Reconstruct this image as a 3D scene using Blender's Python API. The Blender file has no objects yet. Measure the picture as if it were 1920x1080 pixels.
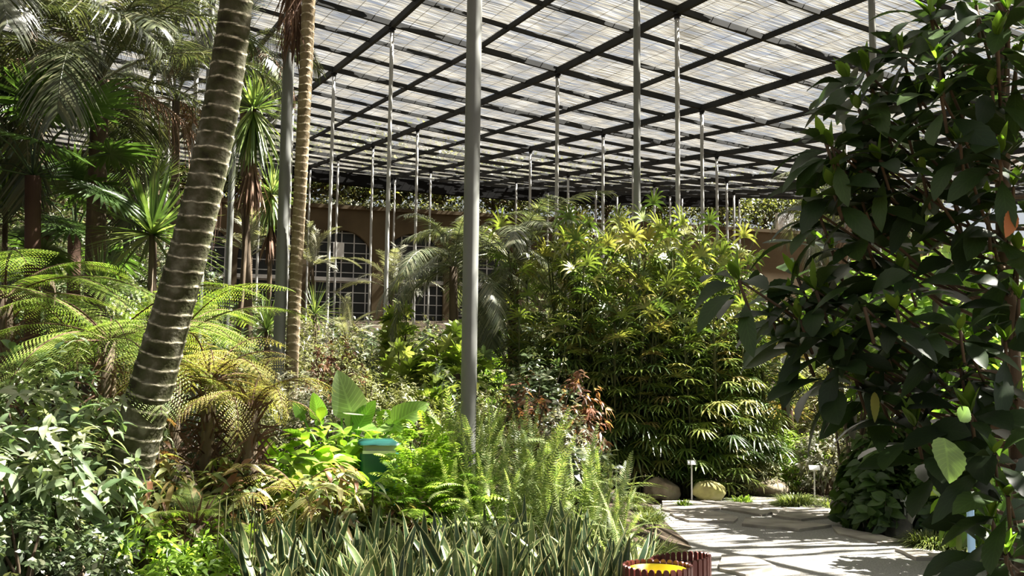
import bpy, math, random
import numpy as np
from mathutils import Vector, Matrix

random.seed(7)
rng = np.random.default_rng(7)
PI = math.pi
SC = bpy.context.scene
COL = SC.collection

# ------------------------------------------------------------------ camera
F_PX = 1908.0
PITCH, ROLL = 0.0999, 0.0112
cp, sp = math.cos(PITCH), math.sin(PITCH)
cr, sr = math.cos(ROLL), math.sin(ROLL)
FW = np.array([0, cp, sp]); UP0 = np.array([0, -sp, cp]); RT0 = np.array([1.0, 0, 0])
RT = RT0 * cr + UP0 * sr
UPV = -RT0 * sr + UP0 * cr
CAM = np.array([0, 0, 1.6])
cam_data = bpy.data.cameras.new('camera')
cam = bpy.data.objects.new('camera', cam_data)
COL.objects.link(cam)
m = Matrix.Identity(4)
for k in range(3):
    m[k][0] = RT[k]; m[k][1] = UPV[k]; m[k][2] = -FW[k]; m[k][3] = CAM[k]
cam.matrix_world = m
cam_data.sensor_width = 36
cam_data.lens = F_PX / 1920 * 36
cam_data.clip_end = 400
SC.camera = cam

# ------------------------------------------------------------------ light
SC.view_settings.view_transform = 'Standard'
SC.view_settings.look = 'None'
SC.view_settings.gamma = 1
SC.view_settings.use_curve_mapping = False
SC.view_settings.exposure = 0.0
SC.cycles.max_bounces = 6
SC.cycles.diffuse_bounces = 3
SC.cycles.glossy_bounces = 2
SC.cycles.transmission_bounces = 4
SC.cycles.transparent_max_bounces = 8
SC.cycles.use_denoising = True
SC.cycles.caustics_reflective = False
SC.cycles.caustics_refractive = False
SUN_EL, SUN_AZ = math.radians(57), math.radians(80)      # azimuth clockwise from the view direction
sun_data = bpy.data.lights.new('sun', 'SUN')
sun_data.energy = 62.0
sun_data.angle = math.radians(0.53)
sun_data.color = (1.0, 0.95, 0.86)
sun = bpy.data.objects.new('sun', sun_data); COL.objects.link(sun)
sv = Vector((math.sin(SUN_AZ) * math.cos(SUN_EL), math.cos(SUN_AZ) * math.cos(SUN_EL), math.sin(SUN_EL)))
sun.rotation_euler = sv.to_track_quat('Z', 'Y').to_euler()
sun.location = sv * 50
world = bpy.data.worlds.new('world'); SC.world = world; world.use_nodes = True
wn = world.node_tree; wn.nodes.clear()
sky = wn.nodes.new('ShaderNodeTexSky'); sky.sky_type = 'NISHITA'; sky.sun_disc = False
sky.sun_elevation = SUN_EL; sky.sun_rotation = SUN_AZ; sky.dust_density = 3.0; sky.air_density = 1.0
bg = wn.nodes.new('ShaderNodeBackground'); bg.inputs['Strength'].default_value = 0.125
wo = wn.nodes.new('ShaderNodeOutputWorld')
hsw = wn.nodes.new('ShaderNodeHueSaturation'); hsw.inputs['Saturation'].default_value = 0.35
wn.links.new(sky.outputs[0], hsw.inputs['Color']); wn.links.new(hsw.outputs[0], bg.inputs[0]); wn.links.new(bg.outputs[0], wo.inputs[0])

# ------------------------------------------------------------------ helpers
def at(px, py, d):
    return CAM + FW * d + RT * ((px - 960) / F_PX * d) + UPV * ((540 - py) / F_PX * d)
def on_ground(px, py, z=0.0):
    r = FW + RT * ((px - 960) / F_PX) + UPV * ((540 - py) / F_PX)
    t = (z - CAM[2]) / r[2]
    return CAM + r * t
def sstep(a, b, x):
    t = min(1, max(0, (x - a) / (b - a))); return t * t * (3 - 2 * t)
def gz(x, y):
    z = 0.13 * max(0, y - 16.5) * sstep(15, 20, y)
    if y > 60: z = 0.13 * (60 - 16.5)
    bed = sstep(2.0, 1.2, x) if y < 16 else 0
    z += 0.3 * bed * sstep(9.6, 11.0, y) * sstep(20, 15, y)
    return z
def gpt(px, d):
    """ground point under pixel column px at distance d"""
    p = at(px, 730, d); return np.array([p[0], p[1], gz(p[0], p[1])])

def tag(o, label=None, cat=None, group=None, kind=None):
    if label: o['label'] = label
    if cat: o['category'] = cat
    if group: o['group'] = group
    if kind: o['kind'] = kind
    return o
def empty(name, loc=(0, 0, 0), rz=0.0):
    o = bpy.data.objects.new(name, None); COL.objects.link(o)
    o.location = loc; o.rotation_euler = (0, 0, rz); o.empty_display_size = .1
    return o
def link(name, mesh, parent=None, mat4=None):
    o = bpy.data.objects.new(name, mesh); COL.objects.link(o)
    if parent is not None: o.parent = parent
    if mat4 is not None: o.matrix_basis = mat4
    return o

# ------------------------------------------------------------------ materials
def nodes_of(name):
    mt = bpy.data.materials.new(name); mt.use_nodes = True
    nt = mt.node_tree; nt.nodes.clear()
    return mt, nt, nt.nodes.new('ShaderNodeOutputMaterial')
def ramp(nt, cols, inp):
    r = nt.nodes.new('ShaderNodeValToRGB'); e = r.color_ramp.elements
    n = len(cols)
    while len(e) < n: e.new(0.5)
    for k, c in enumerate(cols):
        e[k].position = k / max(1, n - 1) if not (len(c) == 4) else c[3]
        e[k].color = (c[0], c[1], c[2], 1)
    nt.links.new(inp, r.inputs[0]); return r.outputs[0]
def mul(nt, a, b, op='MULTIPLY'):
    n = nt.nodes.new('ShaderNodeMath'); n.operation = op
    for k, v in enumerate((a, b)):
        if isinstance(v, (int, float)): n.inputs[k].default_value = v
        else: nt.links.new(v, n.inputs[k])
    return n.outputs[0]
def leafmat(name, cols, transl=0.38, rough=0.4, vein=0.0, spec=0.5, nscale=3.0, bright=1.0, tcol=(1.12, 1.18, 0.58)):
    mt, nt, out = nodes_of(name)
    at_ = nt.nodes.new('ShaderNodeAttribute'); at_.attribute_name = 'tint'
    oi = nt.nodes.new('ShaderNodeObjectInfo')
    v = mul(nt, at_.outputs['Fac'], mul(nt, mul(nt, oi.outputs['Random'], 0.16), 0.08, 'SUBTRACT'), 'ADD')
    cols = [(min(1, c[0] * 1.15 + .004), c[1] * .96, c[2] * 1.05 + .003) for c in cols]
    col = ramp(nt, cols, v)
    hs = nt.nodes.new('ShaderNodeHueSaturation'); nt.links.new(col, hs.inputs['Color'])
    geo = nt.nodes.new('ShaderNodeNewGeometry')
    nz = nt.nodes.new('ShaderNodeTexNoise'); nz.inputs['Scale'].default_value = nscale
    nt.links.new(geo.outputs['Position'], nz.inputs['Vector'])
    val = mul(nt, mul(nt, nz.outputs['Fac'], 0.9), 0.62 * bright, 'ADD')
    if vein:
        lu = nt.nodes.new('ShaderNodeAttribute'); lu.attribute_name = 'luv'
        sep = nt.nodes.new('ShaderNodeSeparateXYZ'); nt.links.new(lu.outputs['Vector'], sep.inputs[0])
        ab = mul(nt, sep.outputs[0], 0, 'ABSOLUTE')
        w = mul(nt, mul(nt, sep.outputs[1], 62.0), mul(nt, ab, 16.0), 'SUBTRACT')
        s = mul(nt, mul(nt, w, 0, 'SINE'), 0.82, 'GREATER_THAN')
        mid = mul(nt, ab, 0.07, 'LESS_THAN')
        mx = mul(nt, s, mid, 'MAXIMUM')
        val = mul(nt, val, mul(nt, mul(nt, mx, vein), 1.0, 'ADD'))
    nt.links.new(val, hs.inputs['Value'])
    pr = nt.nodes.new('ShaderNodeBsdfPrincipled')
    nt.links.new(hs.outputs[0], pr.inputs['Base Color'])
    pr.inputs['Roughness'].default_value = rough
    pr.inputs['Specular IOR Level'].default_value = spec
    mc = nt.nodes.new('ShaderNodeMix'); mc.data_type = 'RGBA'; mc.blend_type = 'MULTIPLY'
    mc.inputs['Factor'].default_value = 1.0
    nt.links.new(hs.outputs[0], mc.inputs[6]); mc.inputs[7].default_value = (*tcol, 1)
    tr = nt.nodes.new('ShaderNodeBsdfTranslucent'); nt.links.new(mc.outputs[2], tr.inputs['Color'])
    mix = nt.nodes.new('ShaderNodeMixShader'); mix.inputs[0].default_value = transl
    nt.links.new(pr.outputs[0], mix.inputs[1]); nt.links.new(tr.outputs[0], mix.inputs[2])
    nt.links.new(mix.outputs[0], out.inputs[0])
    return mt
def solid(name, cols, scale=4.0, rough=0.7, bump=0.0, stretch=(1, 1, 1), spec=0.3, metal=0.0, detail=5):
    mt, nt, out = nodes_of(name)
    tc = nt.nodes.new('ShaderNodeTexCoord'); mp = nt.nodes.new('ShaderNodeMapping')
    mp.inputs['Scale'].default_value = stretch
    nt.links.new(tc.outputs['Object'], mp.inputs[0])
    nz = nt.nodes.new('ShaderNodeTexNoise'); nz.inputs['Scale'].default_value = scale; nz.inputs['Detail'].default_value = detail
    nt.links.new(mp.outputs[0], nz.inputs['Vector'])
    n = len(cols)
    c4 = [(*c[:3], 0.3 + 0.4 * k / max(1, n - 1)) for k, c in enumerate(cols)] if n > 1 else [(*cols[0][:3], 0)]
    col = ramp(nt, c4, nz.outputs['Fac'])
    pr = nt.nodes.new('ShaderNodeBsdfPrincipled')
    nt.links.new(col, pr.inputs['Base Color']); pr.inputs['Roughness'].default_value = rough
    pr.inputs['Specular IOR Level'].default_value = spec; pr.inputs['Metallic'].default_value = metal
    if bump:
        b = nt.nodes.new('ShaderNodeBump'); b.inputs['Strength'].default_value = bump; b.inputs['Distance'].default_value = .05
        nt.links.new(nz.outputs['Fac'], b.inputs['Height']); nt.links.new(b.outputs[0], pr.inputs['Normal'])
    nt.links.new(pr.outputs[0], out.inputs[0]); return mt

M = {}
M['pole'] = solid('painted_steel', [(.13, .135, .125), (.17, .175, .16)], 3, .45, spec=.4)
M['polethin'] = solid('galvanised_steel', [(.30, .30, .28), (.40, .40, .38)], 3, .5, spec=.4)
M['beam'] = solid('beam_steel', [(.018, .019, .019), (.032, .033, .032)], 2, .75, spec=.15)
M['ground'] = solid('mulch', [(.018, .013, .009), (.05, .036, .022), (.09, .065, .04)], 9, .95, .6, detail=8)
M['gravel'] = solid('gravel', [(.22, .21, .19), (.31, .30, .28), (.41, .40, .37)], 60, .95, .4, detail=8)
M['flag'] = solid('flagstone', [(.22, .20, .18), (.36, .33, .29), (.47, .43, .38)], 3.0, .9, .5, detail=8)
M['rock'] = solid('rock', [(.14, .11, .075), (.30, .25, .17), (.42, .37, .27)], 5, .9, .8, detail=8)
M['rockyel'] = solid('lichen_rock', [(.30, .27, .12), (.46, .42, .16), (.52, .47, .26)], 5, .9, .5, detail=8)
M['rockdark'] = solid('dark_rock', [(.05, .05, .045), (.11, .105, .09), (.17, .16, .14)], 5, .9, .8, detail=8)  # darker, greyer tones than the other rocks
M['wall'] = solid('ochre_render', [(.055, .040, .020), (.085, .062, .032), (.11, .083, .045)], .5, .9, .1, detail=8)
M['eaves'] = solid('eaves_board', [(.008, .008, .008), (.012, .012, .012)], 1, 1.0, spec=0)
M['dark'] = solid('dark_interior', [(.012, .013, .013)], 1, .9)  # near-black colour stands in for unlit space behind arches and fan grilles
M['glass'] = solid('dark_glass', [(.008, .010, .010), (.014, .017, .017)], 1, .4, spec=.3)
M['muntin'] = solid('window_steel', [(.06, .07, .07)], 1, .6)
M['green'] = solid('green_plastic', [(.006, .060, .050), (.010, .080, .065)], 3, .35, spec=.5)
M['greendark'] = solid('dark_green_plastic', [(.006, .03, .028)], 3, .4, spec=.5)
M['metalstrip'] = solid('worn_metal', [(.28, .30, .27)], 3, .5, spec=.5)
M['maroon'] = solid('maroon_wood', [(.075, .014, .010), (.12, .024, .016)], 6, .45, stretch=(1, 1, .2), spec=.5)
M['yellow'] = solid('yellow_plastic', [(.75, .62, .02), (.88, .76, .05)], 8, .4, spec=.5)
M['white'] = solid('white_tag', [(.62, .64, .64)], 3, .4)
M['stake'] = solid('stake', [(.35, .34, .30)], 3, .6)
M['blue'] = solid('pale_blue_paint', [(.25, .42, .62), (.32, .50, .70)], 3, .5)
M['bark'] = solid('brown_bark', [(.05, .035, .022), (.10, .075, .05), (.16, .12, .08)], 7, .9, .5, stretch=(1, 1, .3), detail=8)
M['fibre'] = leafmat('dry_fibre', [(.055, .042, .026), (.15, .115, .07), (.36, .31, .21)], .15, .8, spec=.1, tcol=(1, .9, .7))
M['cane'] = solid('cane', [(.05, .06, .02), (.13, .13, .05)], 8, .7)
M['acgrey'] = solid('ac_casing', [(.02, .02, .018)], 3, .6)
M['tile'] = solid('roof_tiles', [(.30, .22, .17), (.42, .33, .27)], 1.5, .9)
# leaves
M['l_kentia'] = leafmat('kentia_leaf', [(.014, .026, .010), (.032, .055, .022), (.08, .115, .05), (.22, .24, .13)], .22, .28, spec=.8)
M['l_sunkentia'] = leafmat('sunny_kentia_leaf', [(.025, .05, .022), (.06, .095, .045), (.12, .165, .085), (.27, .30, .18)], .28, .30, spec=.8)  # kentia leaf colour lightened so the fronds look sunlit
M['l_fan'] = leafmat('fan_palm_leaf', [(.018, .04, .012), (.035, .085, .02), (.07, .16, .03)], .40, .3, spec=.6)
M['l_fats'] = leafmat('lobed_leaf', [(.05, .11, .015), (.12, .22, .03), (.22, .34, .06), (.34, .44, .14)], .42, .36)
M['l_fern'] = leafmat('tree_fern_leaf', [(.05, .12, .015), (.13, .27, .035), (.25, .42, .07), (.36, .50, .13)], .45, .45)
M['l_yfern'] = leafmat('yellow_fern_leaf', [(.18, .26, .04), (.34, .42, .08), (.50, .54, .15), (.58, .52, .22)], .45, .5)
M['l_neph'] = leafmat('sword_fern_leaf', [(.06, .13, .035), (.14, .24, .07), (.24, .35, .12), (.36, .44, .20)], .40, .45)
M['l_grey'] = leafmat('grey_green_leaf', [(.06, .13, .045), (.13, .23, .10), (.22, .33, .17), (.34, .43, .27)], .32, .42, vein=.25)
M['l_dark'] = leafmat('dark_small_leaf', [(.02, .045, .014), (.045, .09, .03), (.09, .15, .06), (.20, .25, .14)], .3, .35, spec=.7)
M['l_bright'] = leafmat('bright_leaf', [(.07, .17, .015), (.16, .34, .03), (.28, .50, .05), (.42, .62, .12)], .48, .38)
M['l_olive'] = leafmat('olive_fine_leaf', [(.06, .09, .025), (.13, .18, .05), (.18, .23, .08), (.25, .29, .12)], .38, .5)
M['l_silver'] = leafmat('silver_fine_leaf', [(.07, .10, .06), (.15, .19, .12), (.21, .25, .16), (.28, .31, .20)], .3, .45)
M['l_rhapis'] = leafmat('lady_palm_leaf', [(.025, .07, .015), (.07, .15, .03), (.17, .27, .05), (.36, .40, .12)], .34, .30, spec=.8)
M['l_rhapisy'] = leafmat('yellowed_lady_palm_leaf', [(.08, .13, .03), (.16, .21, .05), (.28, .29, .09), (.36, .30, .13)], .40, .35, spec=.6)
M['l_red'] = leafmat('russet_leaf', [(.04, .05, .02), (.10, .065, .03), (.20, .10, .05), (.36, .27, .15)], .35, .4)
M['l_mix'] = leafmat('croton_leaf', [(.04, .09, .03), (.10, .17, .045), (.22, .28, .09), (.17, .10, .045)], .38, .4, vein=.3)
M['l_yucca'] = leafmat('sword_leaf', [(.03, .07, .02), (.07, .15, .035), (.15, .25, .07), (.28, .36, .15)], .30, .33, spec=.7)
M['l_big'] = leafmat('large_sunlit_leaf', [(.04, .12, .015), (.10, .24, .03), (.20, .40, .05), (.34, .52, .11)], .46, .3, vein=.2, spec=.7)  # same species as the foreground tree, colour lightened to look sunlit
M['l_shade'] = leafmat('large_shaded_leaf', [(.011, .030, .008), (.018, .050, .011), (.032, .080, .018), (.08, .17, .025)], .28, .42, vein=.18, spec=.4, nscale=6)  # shade on the foreground tree is put into this darker leaf colour
M['l_young'] = leafmat('young_leaf', [(.09, .22, .02), (.17, .34, .04)], .5, .4)
M['l_ear'] = leafmat('elephant_ear_leaf', [(.10, .26, .03), (.17, .38, .06), (.27, .46, .14)], .45, .42, vein=.45)
M['l_paleear'] = leafmat('pale_elephant_ear_leaf', [(.20, .34, .14), (.26, .40, .18)], .3, .4, vein=.4)
M['l_hyd'] = leafmat('broad_green_leaf', [(.02, .055, .012), (.045, .11, .022), (.085, .17, .04)], .4, .4, vein=.2)  # darkened so the colour itself holds the shade on these shrubs
M['l_grass'] = leafmat('grass_blade', [(.04, .08, .015), (.10, .16, .03), (.20, .26, .08)], .4, .5)
M['l_tree'] = leafmat('tree_leaf', [(.012, .024, .008), (.03, .05, .014), (.09, .12, .035), (.24, .27, .09)], .35, .5)
M['l_orange'] = leafmat('orange_leaf', [(.45, .14, .03), (.55, .25, .05)], .4, .5)

# snake plant: yellow leaf margins
def snakemat():
    mt, nt, out = nodes_of('snake_plant_leaf')
    lu = nt.nodes.new('ShaderNodeAttribute'); lu.attribute_name = 'luv'
    sep = nt.nodes.new('ShaderNodeSeparateXYZ'); nt.links.new(lu.outputs['Vector'], sep.inputs[0])
    ab = mul(nt, sep.outputs[0], 0, 'ABSOLUTE')
    edge = mul(nt, ab, 0.78, 'GREATER_THAN')
    at_ = nt.nodes.new('ShaderNodeAttribute'); at_.attribute_name = 'tint'
    base = ramp(nt, [(.022, .045, .02), (.05, .09, .035), (.13, .18, .06)], at_.outputs['Fac'])
    nz = nt.nodes.new('ShaderNodeTexNoise'); nz.inputs['Scale'].default_value = 30
    geo = nt.nodes.new('ShaderNodeNewGeometry'); mp = nt.nodes.new('ShaderNodeMapping'); mp.inputs['Scale'].default_value = (.3, .3, 2.5)
    nt.links.new(geo.outputs['Position'], mp.inputs[0]); nt.links.new(mp.outputs[0], nz.inputs['Vector'])
    hs = nt.nodes.new('ShaderNodeHueSaturation'); nt.links.new(base, hs.inputs['Color'])
    nt.links.new(mul(nt, nz.outputs['Fac'], .55, 'ADD'), hs.inputs['Value'])
    mc = nt.nodes.new('ShaderNodeMix'); mc.data_type = 'RGBA'
    nt.links.new(edge, mc.inputs['Factor']); nt.links.new(hs.outputs[0], mc.inputs[6]); mc.inputs[7].default_value = (.60, .58, .28, 1)
    pr = nt.nodes.new('ShaderNodeBsdfPrincipled'); nt.links.new(mc.outputs[2], pr.inputs['Base Color'])
    pr.inputs['Roughness'].default_value = .38
    tr = nt.nodes.new('ShaderNodeBsdfTranslucent'); nt.links.new(mc.outputs[2], tr.inputs['Color'])
    mix = nt.nodes.new('ShaderNodeMixShader'); mix.inputs[0].default_value = .2
    nt.links.new(pr.outputs[0], mix.inputs[1]); nt.links.new(tr.outputs[0], mix.inputs[2]); nt.links.new(mix.outputs[0], out.inputs[0])
    return mt
M['l_snake'] = snakemat()

def ringmat(name, body, scar):
    mt, nt, out = nodes_of(name)
    at_ = nt.nodes.new('ShaderNodeAttribute'); at_.attribute_name = 'tint'
    geo = nt.nodes.new('ShaderNodeNewGeometry')
    nz = nt.nodes.new('ShaderNodeTexNoise'); nz.inputs['Scale'].default_value = 7; nz.inputs['Detail'].default_value = 8
    nt.links.new(geo.outputs['Position'], nz.inputs['Vector'])
    c = ramp(nt, [(*b[:3], .32 + .36 * k / (len(body) - 1)) for k, b in enumerate(body)], nz.outputs['Fac'])
    nz2 = nt.nodes.new('ShaderNodeTexNoise'); nz2.inputs['Scale'].default_value = 26
    nt.links.new(geo.outputs['Position'], nz2.inputs['Vector'])
    f = mul(nt, at_.outputs['Fac'], mul(nt, mul(nt, nz2.outputs['Fac'], 3.4), 1.0, 'SUBTRACT'))
    f = mul(nt, mul(nt, f, 1.0, 'MINIMUM'), 0.0, 'MAXIMUM')
    mc = nt.nodes.new('ShaderNodeMix'); mc.data_type = 'RGBA'
    nt.links.new(f, mc.inputs['Factor']); nt.links.new(c, mc.inputs[6]); mc.inputs[7].default_value = (*scar, 1)
    pr = nt.nodes.new('ShaderNodeBsdfPrincipled'); nt.links.new(mc.outputs[2], pr.inputs['Base Color']); pr.inputs['Roughness'].default_value = .9
    pr.inputs['Specular IOR Level'].default_value = .15
    b = nt.nodes.new('ShaderNodeBump'); b.inputs['Strength'].default_value = .5; b.inputs['Distance'].default_value = .02
    nt.links.new(nz2.outputs['Fac'], b.inputs['Height']); nt.links.new(b.outputs[0], pr.inputs['Normal'])
    nt.links.new(pr.outputs[0], out.inputs[0]); return mt
M['trunk'] = ringmat('ringed_mossy_trunk', [(.030, .028, .015), (.055, .058, .026), (.085, .08, .05), (.17, .165, .12)], (.70, .64, .48))
M['trunk2'] = ringmat('ringed_tan_trunk', [(.13, .10, .06), (.20, .155, .095), (.28, .225, .15)], (.66, .58, .44))

def reedmat():
    mt, nt, out = nodes_of('reed_matting')
    uv = nt.nodes.new('ShaderNodeUVMap'); uv.uv_map = 'grid'
    def noise(sx, sy, detail=2.0, off=0):
        mp = nt.nodes.new('ShaderNodeMapping'); mp.inputs['Scale'].default_value = (sx, sy, 1); mp.inputs['Location'].default_value = (off, off, 0)
        nt.links.new(uv.outputs[0], mp.inputs[0])
        n = nt.nodes.new('ShaderNodeTexNoise'); n.inputs['Scale'].default_value = 1; n.inputs['Detail'].default_value = detail
        nt.links.new(mp.outputs[0], n.inputs['Vector']); return n.outputs['Fac']
    reed = noise(52, 1.9, 2.5)                 # single reeds, long across the bay
    coarse = noise(9, 1.1, 2, 7)               # bundles
    patch = noise(1.3, 1.6, 3, 31)             # denser and sparser mats
    s = mul(nt, mul(nt, reed, .80), mul(nt, mul(nt, coarse, .16), mul(nt, patch, .22), 'ADD'), 'ADD')
    gap = mul(nt, s, GAP, 'LESS_THAN')
    sep = nt.nodes.new('ShaderNodeSeparateXYZ'); nt.links.new(uv.outputs[0], sep.inputs[0])
    fr = mul(nt, mul(nt, mul(nt, sep.outputs[1], 5.0), 0, 'FRACT'), .05, 'LESS_THAN')   # tie wires
    gap2 = mul(nt, gap, mul(nt, 1.0, fr, 'SUBTRACT'))
    tone = noise(60, 2.2, 3, 3)
    col = ramp(nt, [(.05, .048, .04, .33), (.25, .24, .215, .5), (.66, .65, .62, .66)], tone)
    hs = nt.nodes.new('ShaderNodeHueSaturation'); nt.links.new(col, hs.inputs['Color'])
    nt.links.new(mul(nt, mul(nt, mul(nt, patch, 1.1), .45, 'ADD'), mul(nt, 1.0, mul(nt, fr, .6), 'SUBTRACT')), hs.inputs['Value'])
    df = nt.nodes.new('ShaderNodeBsdfDiffuse'); nt.links.new(hs.outputs[0], df.inputs[0])
    tr = nt.nodes.new('ShaderNodeBsdfTranslucent'); nt.links.new(hs.outputs[0], tr.inputs[0])
    mix = nt.nodes.new('ShaderNodeMixShader'); mix.inputs[0].default_value = .13
    nt.links.new(df.outputs[0], mix.inputs[1]); nt.links.new(tr.outputs[0], mix.inputs[2])
    tp = nt.nodes.new('ShaderNodeBsdfTransparent')
    m2 = nt.nodes.new('ShaderNodeMixShader'); nt.links.new(gap2, m2.inputs[0])
    nt.links.new(mix.outputs[0], m2.inputs[1]); nt.links.new(tp.outputs[0], m2.inputs[2]); nt.links.new(m2.outputs[0], out.inputs[0])
    return mt
GAP = 0.56
M['reed'] = reedmat()

# ------------------------------------------------------------------ mesh builder
def unit(a): return a / np.maximum(np.linalg.norm(a, axis=-1, keepdims=True), 1e-9)
PROF = {
    'ovate': lambda t: np.sin(PI * np.clip(t, 0, 1) ** .75) ** .85 + .02,
    'lance': lambda t: np.sin(PI * np.clip(t, 0, 1) ** .85) ** .9 + .03,
    'obov': lambda t: (np.sin(PI * np.clip(t, 0, 1) ** 1.45)) ** .8 + .03,
    'strap': lambda t: np.minimum(1, (1 - t) * 3.2) ** .8 * (.75 + .25 * np.minimum(1, t * 4)) + .02,
    'blade': lambda t: (1 - t) ** .55 * (.55 + .45 * np.minimum(1, t * 5)) + .01,
    'fin': lambda t: np.sin(PI * (.18 + .82 * t)) ** .6 + .02,
    'heart': lambda t: np.where(t < .12, .55 + t * 4.0, np.cos((t - .12) / .88 * PI / 2) ** .72 * 1.03) + .01,
}
class MB:
    def __init__(s):
        s.V = []; s.F = []; s.T = []; s.U = []; s.MI = []; s.n = 0; s.mats = []
    def mi(s, mat):
        if mat not in s.mats: s.mats.append(mat)
        return s.mats.index(mat)
    def raw(s, V, F, mat, tint=0.5, U=None):
        V = np.asarray(V, float); nv = len(V)
        s.V.append(V); s.F.append(np.asarray(F, np.int64).reshape(-1, 4) + s.n)
        s.T.append(np.broadcast_to(np.asarray(tint, float), (nv,)).copy())
        s.U.append(np.zeros((nv, 3)) if U is None else U)
        s.MI.append(np.full(len(s.F[-1]), s.mi(mat))); s.n += nv
    def leaves(s, B, D, N, L, W, mat, prof='ovate', seg=4, fold=.2, droop=.25, tint=None, curl=0.0, jag=0.0, flat=False):
        B = np.atleast_2d(B).astype(float); D = unit(np.atleast_2d(D).astype(float)); N = np.atleast_2d(N).astype(float)
        n = len(B)
        D = np.broadcast_to(D, (n, 3)); N = np.broadcast_to(N, (n, 3))
        S = unit(np.cross(D, N) + 1e-6); N = np.cross(S, D)
        L = np.broadcast_to(np.asarray(L, float), (n,)); W = np.broadcast_to(np.asarray(W, float), (n,))
        dr = np.broadcast_to(np.asarray(droop, float), (n,))
        t = np.linspace(0, 1, seg + 1); w = PROF[prof](t)
        if jag: w = w * (1 + jag * (np.arange(seg + 1) % 2) * (t < .97))
        cols = [-1, 1] if flat else [-1, 0, 1]
        nc = len(cols)
        P = B[:, None, :] + D[:, None, :] * (L[:, None] * t)[..., None]
        P[:, :, 2] -= (dr * L)[:, None] * t ** 2
        P = P + N[:, None, :] * (curl * L[:, None] * np.sin(PI * t))[..., None]
        out = []
        for c in cols:
            wc = W[:, None] * w
            out.append(P + S[:, None, :] * (c * wc)[..., None] + N[:, None, :] * (abs(c) * fold * wc)[..., None])
        V = np.stack(out, 2).reshape(-1, 3)          # n, seg+1, nc
        U = np.zeros((n, seg + 1, nc, 3)); U[..., 0] = np.array(cols)[None, None, :]; U[..., 1] = t[None, :, None]
        k = (np.arange(n) * (seg + 1) * nc)[:, None, None]
        a = (np.arange(seg) * nc)[None, :, None] + np.arange(nc - 1)[None, None, :]
        a = a + k
        F = np.stack([a, a + 1, a + nc + 1, a + nc], -1).reshape(-1, 4)
        if tint is None: tint = rng.random(n)
        tint = np.broadcast_to(np.asarray(tint, float), (n,))
        s.raw(V, F, mat, np.repeat(tint, (seg + 1) * nc), U.reshape(-1, 3))
    def tube(s, pts, rad, mat, n=6, tint=.5, cap=True):
        pts = np.asarray(pts, float); m_ = len(pts); rad = np.broadcast_to(np.asarray(rad, float), (m_,))
        T = unit(np.gradient(pts, axis=0)); ref = np.array([0, 0, 1.0]) if abs(T[0][2]) < .9 else np.array([1.0, 0, 0])
        A = unit(np.cross(T, ref)); Bn = np.cross(T, A)
        an = np.arange(n) / n * 2 * PI
        V = pts[:, None] + (A[:, None] * np.cos(an)[None, :, None] + Bn[:, None] * np.sin(an)[None, :, None]) * rad[:, None, None]
        V = V.reshape(-1, 3); F = []
        for k in range(m_ - 1):
            for j in range(n):
                F.append((k * n + j, k * n + (j + 1) % n, (k + 1) * n + (j + 1) % n, (k + 1) * n + j))
        if cap and n % 2 == 0:
            for o in (0, (m_ - 1) * n):
                for j in range(1, n - 2, 2): F.append((o, o + j, o + j + 1, o + j + 2))
        tn = np.repeat(tint, n) if np.ndim(tint) else tint
        s.raw(V, F, mat, tn)
    def box(s, c, size, mat, rz=0.0, tint=.5, M3=None):
        c = np.asarray(c, float); h = np.asarray(size, float) / 2
        V = np.array([[x, y, z] for x in (-1, 1) for y in (-1, 1) for z in (-1, 1)], float) * h
        if M3 is not None: V = V @ np.asarray(M3).T
        elif rz:
            R_ = np.array([[math.cos(rz), -math.sin(rz), 0], [math.sin(rz), math.cos(rz), 0], [0, 0, 1]]); V = V @ R_.T
        F = [(0, 1, 3, 2), (4, 6, 7, 5), (0, 4, 5, 1), (2, 3, 7, 6), (0, 2, 6, 4), (1, 5, 7, 3)]
        s.raw(V + c, F, mat, tint)
    def mesh(s, name, smooth=True):
        V = np.concatenate(s.V); Fq = np.concatenate(s.F)
        me = bpy.data.meshes.new(name)
        me.vertices.add(len(V)); me.vertices.foreach_set('co', V.ravel())
        me.loops.add(Fq.size); me.loops.foreach_set('vertex_index', Fq.ravel().astype(np.int32))
        me.polygons.add(len(Fq)); me.polygons.foreach_set('loop_start', (np.arange(len(Fq)) * 4).astype(np.int32))
        me.polygons.foreach_set('material_index', np.concatenate(s.MI).astype(np.int32))
        me.polygons.foreach_set('use_smooth', np.full(len(Fq), smooth))
        for mt in s.mats: me.materials.append(M[mt])
        a = me.attributes.new('tint', 'FLOAT', 'POINT'); a.data.foreach_set('value', np.concatenate(s.T).astype(np.float32))
        b = me.attributes.new('luv', 'FLOAT_VECTOR', 'POINT'); b.data.foreach_set('vector', np.concatenate(s.U).ravel().astype(np.float32))
        me.update(calc_edges=True); me.validate()
        return me
def euler4(loc, rx=0, ry=0, rz=0, sc=1.0):
    if isinstance(sc, (int, float)): sc = (sc, sc, sc)
    return Matrix.Translation(loc) @ Matrix.Rotation(rz, 4, 'Z') @ Matrix.Rotation(ry, 4, 'Y') @ Matrix.Rotation(rx, 4, 'X') @ Matrix.Diagonal((*sc, 1))

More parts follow.
